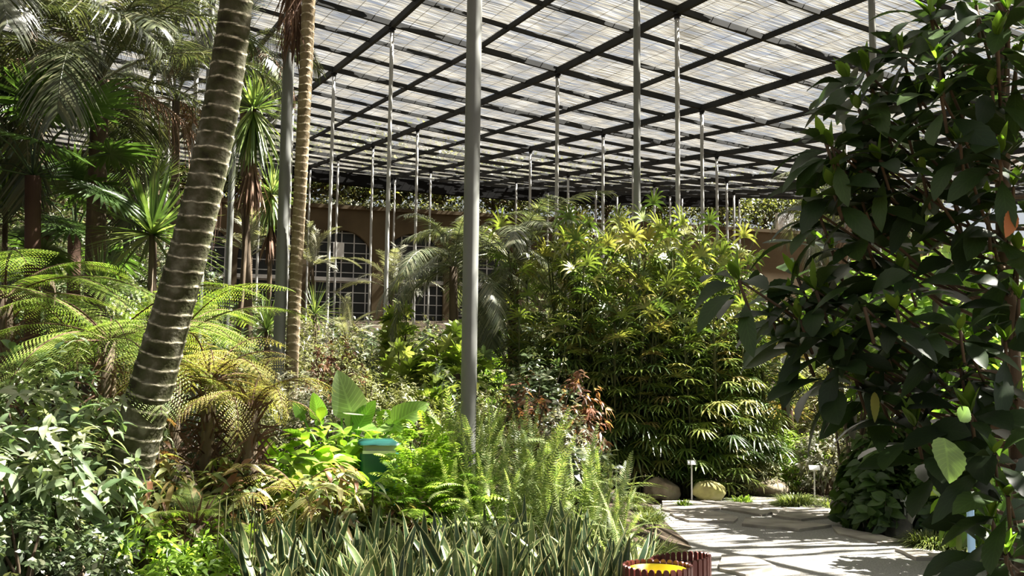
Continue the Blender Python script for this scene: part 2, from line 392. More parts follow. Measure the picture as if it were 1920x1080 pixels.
# ------------------------------------------------------------------ roof grid
GA = 1.9
Q = [1.9984, 1.2229, -1.6163, 12.9948]
E_ = [4.7917, .0798, .0351, -.1478, .0060, .0009, .0062, .0073]
GU = np.array([math.cos(Q[0]), math.sin(Q[0])]); GV = np.array([math.sin(Q[0]), -math.cos(Q[0])])
def node(i, j, dz=0.0):
    p = GA * (i * GU + j * Q[1] * GV + np.array([Q[2], Q[3]]))
    z0, a, b, c, c1, c2, c3, c4 = E_
    ip, im = max(i, 0), min(i, 0)
    jj = max(j, -4)
    z = z0 + a * ip + b * im + c * jj + c1 * jj * jj + c2 * ip * ip + c3 * ip * jj + c4 * im * jj
    return np.array([p[0], p[1], 1.6 + GA * z + dz])
I0, I1, J0, J1 = -13, 15, -9, 15
def imax(j): return 19 if j < 1 else 18  # right bays extended past the real roof edge, unseen, to shade the wall
# setting: ceiling of lath/reed matting carried by beams
ceil = tag(empty('ceiling', node(0, 0)), kind='structure')
cl = np.array(ceil.location)
for j in range(J0, J1):
    mb = []; V = []; F = []; UV = []
    ie = imax(j); sub = 2
    ii = np.arange(I0 * sub, ie * sub + 1) / sub; jj = np.linspace(j, j + 1, 5)
    for a in ii:
        for b in jj:
            p = node(a, b, .07) - cl
            p[2] += rng.uniform(-.02, .02)
            V.append(p); UV.append((a + 50, b + 50))
    nj = len(jj)
    for a in range(len(ii) - 1):
        for b in range(nj - 1):
            k = a * nj + b; F.append((k, k + nj, k + nj + 1, k + 1))
    me = bpy.data.meshes.new('reed_mat'); me.from_pydata([tuple(v) for v in V], [], F)
    uvl = me.uv_layers.new(name='grid')
    for lp in me.loops: uvl.data[lp.index].uv = UV[lp.vertex_index]
    me.materials.append(M['reed']); me.update()
    link('reed_mat', me, ceil)
def sweep_beam(pts, w, h, mat='beam'):
    mb = MB(); pts = np.array(pts); T = unit(np.gradient(pts, axis=0)); S = unit(np.cross(T, [0, 0, 1.0])); U = np.cross(S, T)
    V = np.stack([pts + S * (a * w / 2) + U * (b * h) for a, b in ((-1, 0), (1, 0), (1, 1), (-1, 1))], 1).reshape(-1, 3)
    F = []
    for k in range(len(pts) - 1):
        for q in range(4): F.append((k * 4 + q, k * 4 + (q + 1) % 4, k * 4 + 4 + (q + 1) % 4, k * 4 + 4 + q))
    F.append((0, 1, 2, 3)); e = (len(pts) - 1) * 4; F.append((e, e + 1, e + 2, e + 3))
    mb.raw(V, F, mat); return mb.mesh('beam', False)
for j in range(J0, J1 + 1):
    hh = .17 if j % 2 == 0 else .12
    link('beam', sweep_beam([node(i, j, -hh + .03) - cl for i in range(I0, imax(j) + 1)], .10 if j % 2 == 0 else .07, hh), ceil)
for i in range(I0, 20):
    je = J1 if i <= 18 else 1
    hh = .14 if i % 3 == 0 else .10
    link('cross_beam', sweep_beam([node(i, j, -hh + .05) - cl for j in range(J0, je + 1)], .09 if i % 3 == 0 else .06, hh), ceil)

# support poles
def make_pole(top, radius, zbase, matk, name, label, group=None, lean=(0, 0)):
    h = top[2] - zbase
    r = empty(name, (top[0], top[1], zbase)); tag(r, label, 'pole', group)
    mb = MB(); n = 14
    mb.tube([(lean[0] * (z - h), lean[1] * (z - h), z) for z in np.linspace(0, h, 9)], radius, matk, n=14)
    link('shaft', mb.mesh('shaft'), r)
    mb = MB(); mb.tube([(0, 0, h - .04), (0, 0, h + .0)], radius * 1.9, 'beam', n=14); mb.tube([(0, 0, h - .12), (0, 0, h - .04)], radius * 1.25, 'beam', n=14)
    link('top_plate', mb.mesh('top_plate'), r)
    return r
NEAR = {(-9, -2): None, (-6, -2): None, (-9, 0): None}
for j in range(-4, 13, 2):
    for i in range(-9, 18, 3):
        if i > (19 if j < 1 else 15) or (i, j) in NEAR or (i >= 12 and j <= 0): continue
        p = node(i, j, -.12)
        d = (p - CAM) @ FW
        if d < 9: continue
        X = 960 + F_PX * ((p - CAM) @ RT) / d
        if X < 150 or X > 1960: continue
        if (i, j) in ((-3, 0), (-6, 0)): continue
        lab = {
               (-6, 2): 'grey steel pole partly behind the dark broad-leaved tree, meeting the roof beyond the top edge',
               (-3, 2): 'slender grey pole right of the lady palm pole, head nearest the top edge',
               (0, 0): 'slender grey pole with striped shadows, tallest between tan palm trunk and thick middle pole',
               (3, 0): 'slender grey pole next to the right side of the tan ringed palm trunk',
               (0, 2): 'slender grey pole with striped shadows rising behind the feathery palm',
               (0, 4): 'slender grey pole standing right of the tall pair above the lady palms',
               (-3, 4): 'slender grey pole whose head shows left of the dark broad-leaved tree'}.get((i, j))
        make_pole(p, .055 if d < 20 else .05, gz(p[0], p[1]) - .1, 'pole' if d < 20 else 'polethin', 'support_pole',
                  lab or 'slim grey support pole in the distant rows between garden and arched wall', 'slim poles under the lath roof')
def near_pole(px0, py0, px1, py1, d, w, label):
    a = at(px0, py0, d); b = at(px1, py1, d)
    r = w / F_PX * d / 2
    g = gz(b[0], b[1])
    top = 1.6 + 9.0
    make_pole(np.array([a[0], a[1], top]), r, g - .1, 'pole', 'support_pole', label, 'thick grey poles near the viewer')
near_pole(890, 0, 890, 700, 10.2, 29, 'thickest grey steel pole standing in the middle of the garden behind the sword ferns')
near_pole(545, 0, 545, 700, 13.8, 21, 'thick grey steel pole next to the left side of the tan ringed palm trunk')
near_pole(1869, 0, 1869, 700, 11.6, 25, 'thick grey steel pole half hidden behind the dark broad-leaved tree near right edge')
near_pole(1194, 0, 1195, 700, 17.2, 13, 'medium grey steel pole rising out of the lady palm clump right of the feathery palm')
near_pole(398, 0, 398, 700, 20.5, 11, 'medium grey pole just behind the leaning ringed palm trunk')

# ------------------------------------------------------------------ ground, path
def grid_ground():
    xs = np.concatenate([np.linspace(-45, -8, 20), np.linspace(-7, 8, 46), np.linspace(9, 50, 20)])
    ys = np.concatenate([np.linspace(-12, 6, 8), np.linspace(6.5, 22, 46), np.linspace(24, 95, 40)])
    V = [(x, y, gz(x, y) + (rng.uniform(-.02, .02) if not (1 < x < 9 and y < 17) else -.02)) for y in ys for x in xs]
    nx = len(xs); F = [(b * nx + a, b * nx + a + 1, (b + 1) * nx + a + 1, (b + 1) * nx + a) for b in range(len(ys) - 1) for a in range(nx - 1)]
    mb = MB(); mb.raw(V, F, 'ground'); o = link('ground', mb.mesh('ground')); tag(o, kind='structure')
grid_ground()
def slab(poly, z0, z1, mat, name='slab'):
    """extruded flat polygon (fan of quads round its centre)"""
    n = len(poly); c = np.mean(poly, 0)[:2]
    mb = MB(); V = [(p[0], p[1], z1) for p in poly] + [(p[0], p[1], z0) for p in poly] + [(c[0], c[1], z1)]
    F = []
    for k in range(n): F.append((k, (k + 1) % n, n + (k + 1) % n, n + k))
    me = bpy.data.meshes.new(name)
    FF = F + [(k, (k + 1) % n, 2 * n) for k in range(n)]
    me.from_pydata([tuple(v) for v in V], [], FF); me.materials.append(M[mat]); me.update()
    return me
path_px = [(1222, 950), (1300, 936), (1430, 934), (1565, 938), (1575, 985), (1640, 1010), (1730, 1030), (1830, 1045), (1990, 1080), (2300, 1300), (1350, 1400), (1318, 1110), (1290, 1040), (1262, 995), (1235, 968)]
tag(link('path', slab([on_ground(*p) for p in path_px], -.06, .015, 'gravel', 'path')), kind='structure')
# flagstones
def flag(pts, h, label, k):
    w = []
    pts = [np.array(p, float) for p in pts]
    for a in range(len(pts)):
        p, q = pts[a], pts[(a + 1) % len(pts)]
        for t in (0, .33, .66): w.append(on_ground(*(p * (1 - t) + q * t + rng.uniform(-1, 1, 2) * [2.5, .6]), z=h))
    c = np.mean(w, 0); c[2] = 0
    o = link('flagstone', slab([p - c for p in w], 0, h + .005, 'flag', 'flagstone')); o.location = c
    tag(o, label, 'paving stone', 'flagstones along the far path edge')
flags = [([(1240, 940), (1330, 938), (1372, 950), (1290, 962), (1240, 955)], 'pale flagstone below the two rounded rocks at the left start of the path'),
 ([(1255, 962), (1330, 957), (1385, 968), (1375, 978), (1290, 976)], 'pointed pale flagstone on the left side of the gravel path'),
 ([(1330, 941), (1420, 941), (1470, 955), (1430, 966), (1350, 952)], 'broad flagstone just below the yellow lichen rock'),
 ([(1396, 931), (1470, 934), (1478, 944), (1418, 946)], 'small flagstone in front of the long flat rock'),
 ([(1482, 938), (1566, 936), (1568, 948), (1500, 950)], 'flagstone beside the far grass tuft at the path corner'),
 ([(1440, 952), (1545, 953), (1560, 968), (1500, 974), (1450, 966)], 'greyish flagstone in the middle of the path corner'),
 ([(1400, 970), (1500, 978), (1560, 984), (1500, 992), (1390, 982)], 'long dark-edged flagstone bordering the gravel'),
 ([(1560, 986), (1650, 1003), (1700, 1015), (1650, 1018), (1570, 1000)], 'narrow flagstone below the shaded hydrangea-like shrub'),
 ([(1680, 1028), (1770, 1036), (1800, 1046), (1720, 1046)], 'cracked flagstone on the shaded right path edge'),
 ([(1352, 1040), (1420, 1044), (1455, 1062), (1400, 1078), (1350, 1066)], 'flagstone beside the grass right of the slatted bins')]
for k, (p, l) in enumerate(flags): flag(p, rng.uniform(.03, .045), l, k)
# rocks
def rock(px, py_base, w_px, h_px, mat, label, seed, squash=.8, name='rock'):
    p = on_ground(px, py_base); d = (p - CAM) @ FW
    w = w_px / F_PX * d; h = h_px / F_PX * d * 1.05
    import bmesh
    bm = bmesh.new(); bmesh.ops.create_icosphere(bm, subdivisions=4, radius=1.0)
    r = np.random.default_rng(seed); ks = [(unit(r.normal(size=3)), r.uniform(.55, .85)) for _ in range(9)]
    from mathutils import noise as mn
    for v in bm.verts:
        c = np.array(v.co)
        for nrm, dd in ks:
            e = c @ nrm
            if e > dd: c = c - nrm * (e - dd) * .85
        c = c * (1 + .07 * mn.noise(Vector(c * 2.5 + seed)) + .03 * mn.noise(Vector(c * 8)))
        v.co = Vector((c[0] * w / 2 * 1.12, c[1] * w / 2 * squash, max(c[2], -.6) * h / 1.45 + h * .38))
    me = bpy.data.meshes.new('rock'); bm.to_mesh(me); bm.free(); me.materials.append(M[mat])
    for pl in me.polygons: pl.use_smooth = True
    o = link(name, me); o.location = (p[0], p[1] + w * .2, -.015); o.rotation_euler = (0, 0, r.uniform(-.3, .3))
    tag(o, label, 'rock', 'rocks along the path'); return o
rock(1243, 938, 66, 44, 'rock', 'brown angular rock at the foot of the lady palms', 3)
rock(1331, 941, 64, 36, 'rockyel', 'rounded yellow lichen-covered rock at the far path edge', 5)
rock(1437, 929, 84, 30, 'rock', 'long low grey-brown rock beside the far grass tuft', 8)
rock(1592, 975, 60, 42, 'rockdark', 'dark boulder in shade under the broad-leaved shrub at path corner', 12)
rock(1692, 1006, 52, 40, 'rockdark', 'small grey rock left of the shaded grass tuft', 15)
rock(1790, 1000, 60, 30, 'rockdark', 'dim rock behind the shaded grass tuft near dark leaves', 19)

# ------------------------------------------------------------------ arched wall building behind
WD = np.array([19.0 + 11.4, 8.0]); WD = WD / np.linalg.norm(WD); WANG = math.atan2(WD[1], WD[0]); WN = np.array([WD[1], -WD[0]])
W0 = np.array([-11.4, 58.0]); WTOP = 12.0; WBOT = 4.5
def wp(s, z, dep=0.0):
    p = W0 + WD * s - WN * dep; return (p[0], p[1], z)
def s_of(px):   # wall coordinate under image column
    lo, hi = -60, 120
    for _ in range(40):
        mid = (lo + hi) / 2; p = np.array(wp(mid, 8)) - CAM
        if 960 + F_PX * (p @ RT) / (p @ FW) < px: lo = mid
        else: hi = mid
    return lo
AR = 1.78; SPR = 8.95
arches = [s_of(x) for x in (370, 505, 640, 776, 915)]
def arched_wall():
    mb = MB(); S0, S1 = -32, 62
    xs = [S0]
    cols = []
    for c in arches:
        a = np.linspace(0, PI, 17); cols.append([(c - AR * math.cos(t), SPR + AR * math.sin(t)) for t in a])
    # solid piers and the bands above the arches
    prev = S0
    def q(s0, s1, z00, z01, z10, z11):
        mb.raw([wp(s0, z00), wp(s1, z10), wp(s1, z11), wp(s0, z01)], [(0, 1, 2, 3)], 'wall')
    for c, cv in zip(arches, cols):
        q(prev, c - AR, WBOT, WTOP, WBOT, WTOP)
        for (sa, za), (sb, zb) in zip(cv[:-1], cv[1:]):
            q(sa, sb, za, WTOP, zb, WTOP)
            mb.raw([wp(sa, za), wp(sb, zb), wp(sb, zb, .5), wp(sa, za, .5)], [(0, 1, 2, 3)], 'wall')
        for sd in (c - AR, c + AR):
            mb.raw([wp(sd, WBOT), wp(sd, SPR), wp(sd, SPR, .5), wp(sd, WBOT, .5)], [(0, 1, 2, 3)], 'wall')
        prev = c + AR
    q(prev, S1, WBOT, WTOP, WBOT, WTOP)
    mb.raw([wp(S0, WTOP), wp(S1, WTOP), wp(S1, WTOP, 14), wp(S0, WTOP, 14)], [(0, 1, 2, 3)], 'ground')
    mb.raw([wp(S0, WBOT, .9), wp(S1, WBOT, .9), wp(S1, WTOP, .9), wp(S0, WTOP, .9)], [(0, 1, 2, 3)], 'dark')
    o = link('wall_back', mb.mesh('wall_back', False)); tag(o, kind='structure')
    mb = MB()
    c = (S0 + S1) / 2
    mb.box(wp(c, WTOP + .06, .2), (S1 - S0, .7, .22), 'wall', rz=WANG); o = link('trim_1', mb.mesh('trim_1', False)); tag(o, kind='structure')
arched_wall()
for n, c in enumerate(arches):
    o0 = tag(empty('window_%d' % (n + 1), wp(c, WBOT, .35), WANG), kind='structure')
    mb = MB(); H = SPR - WBOT + AR
    # glass panel following the arch
    a = np.linspace(0, PI, 13); V = []; F = []
    for t in a:
        x = -AR * math.cos(t); V += [(x, 0.03, 0), (x, .03, SPR - WBOT + AR * math.sin(t))]
    for k in range(12): F.append((2 * k, 2 * k + 2, 2 * k + 3, 2 * k + 1))
    mb.raw(V, F, 'glass'); link('glass', mb.mesh('glass', False), o0)
    mb = MB()
    for k in range(-2, 3):
        x = k * .72; top = SPR - WBOT + math.sqrt(max(0, AR * AR - x * x)); mb.box((x, 0, top / 2), (.06, .05, top), 'muntin')
    for k in range(11):
        z = .3 + k * .58
        hw = AR if z < SPR - WBOT else math.sqrt(max(0, AR * AR - (z - (SPR - WBOT)) ** 2))
        if hw > .2: mb.box((0, 0, z), (2 * hw, .05, .045), 'muntin')
    mb.box((0, -.1, 7.86 - WBOT), (2 * AR, .3, .22), 'muntin')
    link('muntins', mb.mesh('muntins', False), o0)
o = MB(); s = s_of(633); o.box((0, 0, 0), (.62, .12, .85), 'stake'); o2 = link('wall_notice', o.mesh('wall_notice', False)); o2.location = wp(s, 9.55, -.1); o2.rotation_euler = (0, 0, WANG)
tag(o2, 'pale square notice hanging in the arched window right of the tan palm trunk', 'sign')
# dark eaves strip at the far roof edge
pts = [node(15.3, j, -.75) for j in range(1, 15)]
tag(link('trim_2', sweep_beam(pts, .25, .65, 'eaves')), kind='structure')
# air conditioner
ac = empty('air_conditioner', wp(s_of(1482), WTOP + .17, .6), WANG); tag(ac, 'grey twin-fan air conditioner unit standing on the back wall, beside palm fronds', 'air conditioner')
mb = MB(); mb.box((0, 0, .62), (1.15, .4, 1.2), 'acgrey'); link('casing', mb.mesh('casing', False), ac)
for z in (.35, .9):
    mb = MB()
    for r in (.1, .17, .24): mb.tube([(r * math.cos(t), -.23, z + r * math.sin(t)) for t in np.linspace(0, 2 * PI, 17)], .012, 'muntin', n=4, cap=False)
    mb.tube([(0, -.205, z), (0, -.22, z)], .25, 'dark', n=16); link('fan_grille', mb.mesh('fan_grille', False), ac)
# neighbouring tiled roof seen under the left roof edge
mb = MB(); a = at(250, 345, 70); b = at(420, 350, 74); c = at(420, 305, 80); dd = at(250, 300, 78)
mb.raw([a, b, c, dd], [(0, 1, 2, 3)], 'tile')
mb.raw([a, b, (b[0], b[1], 4), (a[0], a[1], 4)], [(0, 1, 2, 3)], 'wall')
mb.raw([dd, c, (c[0], c[1] + .1, 4), (dd[0], dd[1] + .1, 4)], [(0, 1, 2, 3)], 'wall')
tag(link('neighbouring_house', mb.mesh('neighbouring_house', False)), 'pale tiled roof of a house glimpsed far behind the slim left poles', 'building')

# ------------------------------------------------------------------ plant templates
Z = np.array([0, 0, 1.0])
def dirs_cone(n, e0, e1, az0=0, azspan=2 * PI):
    az = az0 + azspan * ((np.arange(n) * .618034) % 1.0) + rng.normal(0, .08, n); e = rng.uniform(e0, e1, n)
    return np.stack([np.cos(az) * np.cos(e), np.sin(az) * np.cos(e), np.sin(e)], 1)
def shrub(rx, rz, dens, per, L, W, mat, prof='ovate', seg=3, fold=.2, droop=.3, spread=(.0, .9), shell=(.62, 1.0), stems=8, stemmat='bark', flat=False, lift=0.0, rise=.35, hang=0.0, tintb=0.0, jagged=None, low=.02):
    """leaf clusters over a dome of radius rx, height rz; returns foliage + stem meshes"""
    mb = MB()
    ncl = int(min(1500, max(30, dens * (rx * rz * 5.2 + 2 * rx * rx) / (L * L))))
    az = rng.uniform(0, 2 * PI, ncl); u = rng.uniform(-.62, 1, ncl)
    e = np.arcsin(np.clip(u, -1, 1)); rad = rng.uniform(*shell, ncl) * (1 + .14 * np.sin(az * 3 + 1) + .10 * np.sin(az * 5 + u * 6))
    dirv = np.stack([np.cos(az) * np.cos(e), np.sin(az) * np.cos(e), np.sin(e)], 1)
    C = dirv * rad[:, None] * [rx * .92, rx * .92, rz * .58]; C[:, 2] += rz * .40
    C[:, 2] = np.maximum(C[:, 2], low) + lift
    ax = unit(dirv + Z * rise + rng.normal(0, .35, (ncl, 3)))
    ct = np.clip(rng.normal(.5, .22, ncl) + tintb + .12 * dirv[:, 2], 0, 1)
    refv = unit(np.cross(ax, [.3, .2, 1.0])); ref2 = np.cross(ax, refv)
    B = []; D = []; N = []; T = []
    for k in range(per):
        a = k * 2.4 + rng.uniform(0, 6.28) + rng.uniform(-.3, .3, ncl)
        sp_ = rng.uniform(*spread, ncl)
        out = refv * np.cos(a)[:, None] + ref2 * np.sin(a)[:, None]
        d = unit(ax * np.sin(sp_)[:, None] + out * np.cos(sp_)[:, None]); d[:, 2] -= hang
        B.append(C + ax * (L * .35 * rng.uniform(-1, 1, ncl))[:, None]); D.append(unit(d)); N.append(unit(ax + .3 * Z)); T.append(np.clip(ct + rng.normal(0, .15, ncl), 0, 1))
    B = np.concatenate(B); D = np.concatenate(D); N = np.concatenate(N); T = np.concatenate(T)
    Ls = L * rng.uniform(.6, 1.15, len(B))
    mb.leaves(B, D, N, Ls, W * Ls / L, mat, prof, seg, fold, droop, T, flat=flat)
    st = MB()
    for k in range(stems):
        c = C[rng.integers(ncl)]; b = np.array([rng.normal(0, rx * .12), rng.normal(0, rx * .12), 0])
        st.tube([b, b * .6 + c * .4 + [0, 0, .08 * rz], c], [.018 * (rz ** .5) + .004, .012 * rz ** .5 + .003, .004], stemmat, n=5)
    return [('foliage', mb.mesh('foliage')), ('stem', st.mesh('stem'))]
def spine(L, e0, e1, n=14, p=1.2):
    t = np.linspace(0, 1, n); e = e0 + (e1 - e0) * t ** p
    x = np.concatenate([[0], np.cumsum(np.cos((e[1:] + e[:-1]) / 2))]) * L / (n - 1); z = np.concatenate([[0], np.cumsum(np.sin((e[1:] + e[:-1]) / 2))]) * L / (n - 1)
    P = np.stack([x, np.zeros(n), z], 1); T = np.stack([np.cos(e), np.zeros(n), np.sin(e)], 1); N = np.stack([-np.sin(e), np.zeros(n), np.cos(e)], 1)
    return t, P, T, N
def frond(L, n, lL, lW, e0, e1, mat, ang=60, vee=.15, droop=.3, seg=3, start=.15, rw=.014, prof='blade', tint=(.2, .8), fold=.15, stemtint=.7, flat=True, even=False):
    mb = MB(); t, P, T, N = spine(L, e0, e1)
    mb.tube(P, np.linspace(rw, rw * .2, len(P)), mat, n=5, tint=stemtint)
    tt = np.linspace(start, .99, n)
    f = lambda A: np.stack([np.interp(tt, t, A[:, k]) for k in range(3)], 1)
    B, Tt, Nn = f(P), f(T), f(N)
    ln = lL * (np.sin(PI * (.12 + .80 * (tt - start) / (1 - start))) ** .7 if not even else np.minimum(1, (1.02 - tt) * 4) ** .6)
    a = np.radians(ang) * (1 - .45 * tt)
    for sgn in (-1, 1):
        S = np.array([0, sgn, 0.0])
        D = Tt * np.cos(a)[:, None] + S * np.sin(a)[:, None] + Nn * (vee + rng.normal(0, .05, n))[:, None]
        mb.leaves(B, D, Nn, ln * rng.uniform(.88, 1.08, n), lW, mat, prof, seg, fold, droop * rng.uniform(.6, 1.4, n), rng.uniform(*tint, n), flat=flat)
    return mb.mesh('frond')
def bifrond(L, npin, pL, e0, e1, mat, npl=13, droop=.25, tint=(.3, .9)):
    mb = MB(); t, P, T, N = spine(L, e0, e1); mb.tube(P, np.linspace(.014, .003, len(P)), 'fibre', n=5, tint=.2)
    tt = np.linspace(.16, .985, npin); f = lambda A: np.stack([np.interp(tt, t, A[:, k]) for k in range(3)], 1)
    B, Tt, Nn = f(P), f(T), f(N)
    ln = pL * np.sin(PI * (.16 + .78 * (tt - .16) / .84)) ** .8
    for sgn in (-1, 1):
        S = np.array([0, sgn, 0.0]); a = np.radians(72) * (1 - .35 * tt)
        D = unit(Tt * np.cos(a)[:, None] + S * np.sin(a)[:, None] + Nn * .05)
        for k in range(npin):
            q = np.linspace(.06, 1, npl); lp = ln[k]
            C = B[k] + D[k] * (q * lp)[:, None]; C[:, 2] -= droop * lp * q ** 2
            tang = D[k] + np.array([0, 0, -1.0]) * (2 * droop * q)[:, None]; tang = unit(tang)
            sd = unit(np.cross(Nn[k], D[k])); tv = rng.uniform(*tint)
            pl = lp * .115 * (1 - q * .7) + .007
            for s2 in (-1, 1):
                DD = tang * .45 + sd * s2
                mb.leaves(C, DD, Nn[k], pl, pl * .22 + .002, mat, 'fin', 1, 0, .15, np.clip(tv + rng.normal(0, .07, npl), 0, 1), flat=True)
    return mb.mesh('frond')
def fan(mb, B, D, N, n, r, w, mat, span=200, seg=3, droop=.35, tint=.5, prof='strap', fold=.25, flat=False):
    D = unit(np.asarray(D, float)); N = np.asarray(N, float); S = unit(np.cross(D, N)); N = np.cross(S, D)
    a = np.radians(np.linspace(-span / 2, span / 2, n)) + rng.normal(0, .04, n)
    dd = D * np.cos(a)[:, None] + S * np.sin(a)[:, None] + N * .12
    mb.leaves(np.repeat(np.asarray(B)[None], n, 0), dd, N, r * (1 - .25 * (np.abs(a) / PI)) * rng.uniform(.9, 1.08, n), w, mat, prof, seg, fold, droop, np.clip(tint + rng.normal(0, .06, n), 0, 1), flat=flat)
def rosette(n, L, W, mat, e=(-.2, 1.4), prof='blade', seg=5, droop=.3, fold=.3, tint=(.2, .9), r0=.03, flat=False):
    mb = MB(); D = dirs_cone(n, *e); B = D * r0
    up = unit(np.cross(np.cross(D, Z), D) + 1e-4)
    mb.leaves(B, D, up, L * rng.uniform(.75, 1.1, n), W, mat, prof, seg, fold, droop * rng.uniform(.4, 1.3, n) * np.cos(np.arcsin(np.clip(D[:, 2], -1, 1))), rng.uniform(*tint, n), flat=flat)
    return mb
def place(parts, name, label, cat, loc, rz=0.0, sc=(1, 1, 1), group=None):
    e = empty(name, tuple(loc), 0); tag(e, label, cat, group)
    for pn, me in parts: link(pn, me, e, euler4((0, 0, 0), rz=rz, sc=sc))
    return e
def put(T, px, ytop, wpx, d, name, label, cat='shrub', group=None, zoff=0.0, rz=None, lift=0.0):
    g = gpt(px, d); top = at(px, ytop, d)[2]; h = max(.15, top - g[2] - zoff)
    w = wpx / F_PX * d / 2; k = 1.0 if d < 19 else 1.35
    parts = T(w, h, k, lift) if lift else T(w, h, k)
    return place(parts, name, label, cat, (g[0], g[1], g[2] + zoff), 0, (1, 1, 1), group)

# species
def SH(dens, per, L, W, *a, **kw): return lambda rx, rz, k, lift=0.0: shrub(rx, rz - lift, dens, per, L * k, W * k, *a, lift=lift, **kw)
T_grey = SH(.9, 7, .19, .030, 'l_grey', 'ovate', 4, .25, .35, spread=(-.3, .9), stems=14, hang=.15)
T_greys = SH(.55, 6, .07, .017, 'l_dark', 'ovate', 2, .2, .2, stems=10, flat=True)
T_fine = SH(.8, 7, .10, .011, 'l_olive', 'lance', 2, .1, .35, stems=10, flat=True)
T_fine2 = SH(.9, 7, .12, .015, 'l_bright', 'lance', 2, .1, .4, stems=10, flat=True, tintb=-.15)
T_silver = SH(.8, 7, .095, .015, 'l_silver', 'lance', 2, .1, .3, stems=12, flat=True)
T_dark = SH(.8, 6, .13, .028, 'l_dark', 'ovate', 2, .2, .3, stems=14)
T_red = SH(.5, 6, .12, .021, 'l_red', 'lance', 3, .2, .5, stems=14, hang=.1)
T_mix = SH(1.1, 6, .22, .026, 'l_mix', 'lance', 4, .3, .45, stems=14, hang=.3, spread=(-.2, .7))
T_bigl = SH(1.3, 8, .28, .058, 'l_big', 'obov', 4, .25, .25, stems=16, spread=(-.2, .9))
T_hyd = SH(1.2, 7, .20, .060, 'l_hyd', 'ovate', 4, .25, .35, stems=10, spread=(-.1, .6))
T_brd = SH(1.3, 7, .30, .050, 'l_bright', 'lance', 4, .25, .35, stems=10, spread=(0, 1.1), tintb=-.2)
def T_fat(rx, rz, kk):
    mb = MB(); n = int(min(220, max(40, 14 * (rx * rz * 4 + 2 * rx * rx))))
    az = rng.uniform(0, 2 * PI, n); e = np.arcsin(rng.uniform(0, 1, n)); dv = np.stack([np.cos(az) * np.cos(e), np.sin(az) * np.cos(e), np.sin(e)], 1)
    C = dv * rng.uniform(.6, 1, (n, 1)) * [rx * .85, rx * .85, rz * .55] + [0, 0, .42 * rz]
    for k in range(n):
        out = unit(dv[k] + rng.normal(0, .3, 3) + [0, 0, .1]); mb.tube([C[k] - out * .15 - [0, 0, .1], C[k]], .004, 'l_fats', n=4, tint=.3)
        fan(mb, C[k], out + [0, 0, -.15], Z + out * .4, 7, .24, .036, 'l_fats', 250, 3, .25, float(np.clip(rng.normal(.5, .25), 0, 1)), 'lance')
    st = MB()
    for k in range(7): c = C[rng.integers(n)]; st.tube([(0, 0, 0), c * .5 + [0, 0, .05], c], [.03, .02, .008], 'bark', n=5)
    return [('foliage', mb.mesh('foliage')), ('stem', st.mesh('stem'))]
def T_pin(rx, rz, kk):
    mb = MB(); n = int(min(420, max(60, 52 * (rx * rz * 4 + 2 * rx * rx))))
    az = rng.uniform(0, 2 * PI, n); e = np.arcsin(rng.uniform(-.1, 1, n)); dv = np.stack([np.cos(az) * np.cos(e), np.sin(az) * np.cos(e), np.sin(e)], 1)
    C = dv * rng.uniform(.45, .9, (n, 1)) * [.9 * rx, .9 * rx, .56 * rz] + [0, 0, .42 * rz]
    for k in range(n):
        d = unit(dv[k] + [0, 0, .35] + rng.normal(0, .25, 3)); q = np.linspace(.1, 1, 9); L = rng.uniform(.26, .4)
        P = C[k] + d * (q * L)[:, None]; P[:, 2] -= .45 * L * q ** 2
        tg = unit(d + np.array([0, 0, -1]) * (.9 * q)[:, None]); S = unit(np.cross(tg, Z)); nn = np.cross(S, tg); tv = rng.uniform(.1, .95)
        for s2 in (-1, 1):
            mb.leaves(P, tg * .5 + S * s2, nn, L * .30 * np.sin(PI * (.2 + .7 * q)), .014, 'l_bright', 'lance', 2, .1, .35, np.clip(tv + rng.normal(0, .1, 9), 0, 1), flat=True)
    st = MB()
    for k in range(8): c = C[rng.integers(n)]; st.tube([(0, 0, 0), c * .5 + [0, 0, .05], c], [.02, .012, .005], 'bark', n=5)
    return [('foliage', mb.mesh('foliage')), ('stem', st.mesh('stem'))]
# ferns and palms
FR_tf = [bifrond(1.9, 26, .46, math.radians(a), math.radians(b), 'l_fern') for a, b in ((38, -38), (22, -48), (50, -20))]
FR_yf = [bifrond(1.1, 16, .24, math.radians(a), math.radians(b), 'l_yfern', npl=10, droop=.35) for a, b in ((35, -65), (15, -80))]
FR_ne = [frond(1.12, 40, .062, .0135, math.radians(a), math.radians(b), 'l_neph', 80, 0, .1, 1, .06, .004, 'fin', (.2, .9), even=True) for a, b in ((84, 40), (78, -30), (60, -60), (86, 70))]
FR_ke = [frond(2.6, 56, .66, .0155, math.radians(a), math.radians(b), 'l_kentia', 62, .1, .5, 4, .2, .02) for a, b in ((60, -40), (35, -70), (75, 0))]
FR_kd = [frond(2.6, 40, .60, .019, math.radians(a), math.radians(b), 'fibre', 55, .0, .9, 4, .15, .02) for a, b in ((0, -85),)]
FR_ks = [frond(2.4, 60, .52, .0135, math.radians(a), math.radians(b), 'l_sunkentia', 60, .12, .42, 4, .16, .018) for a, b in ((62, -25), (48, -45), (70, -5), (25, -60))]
FR_cy = [frond(1.0, 34, .20, .009, math.radians(a), math.radians(b), 'l_silver', 60, .2, .25, 2, .12, .01) for a, b in ((65, -10), (35, -40))]
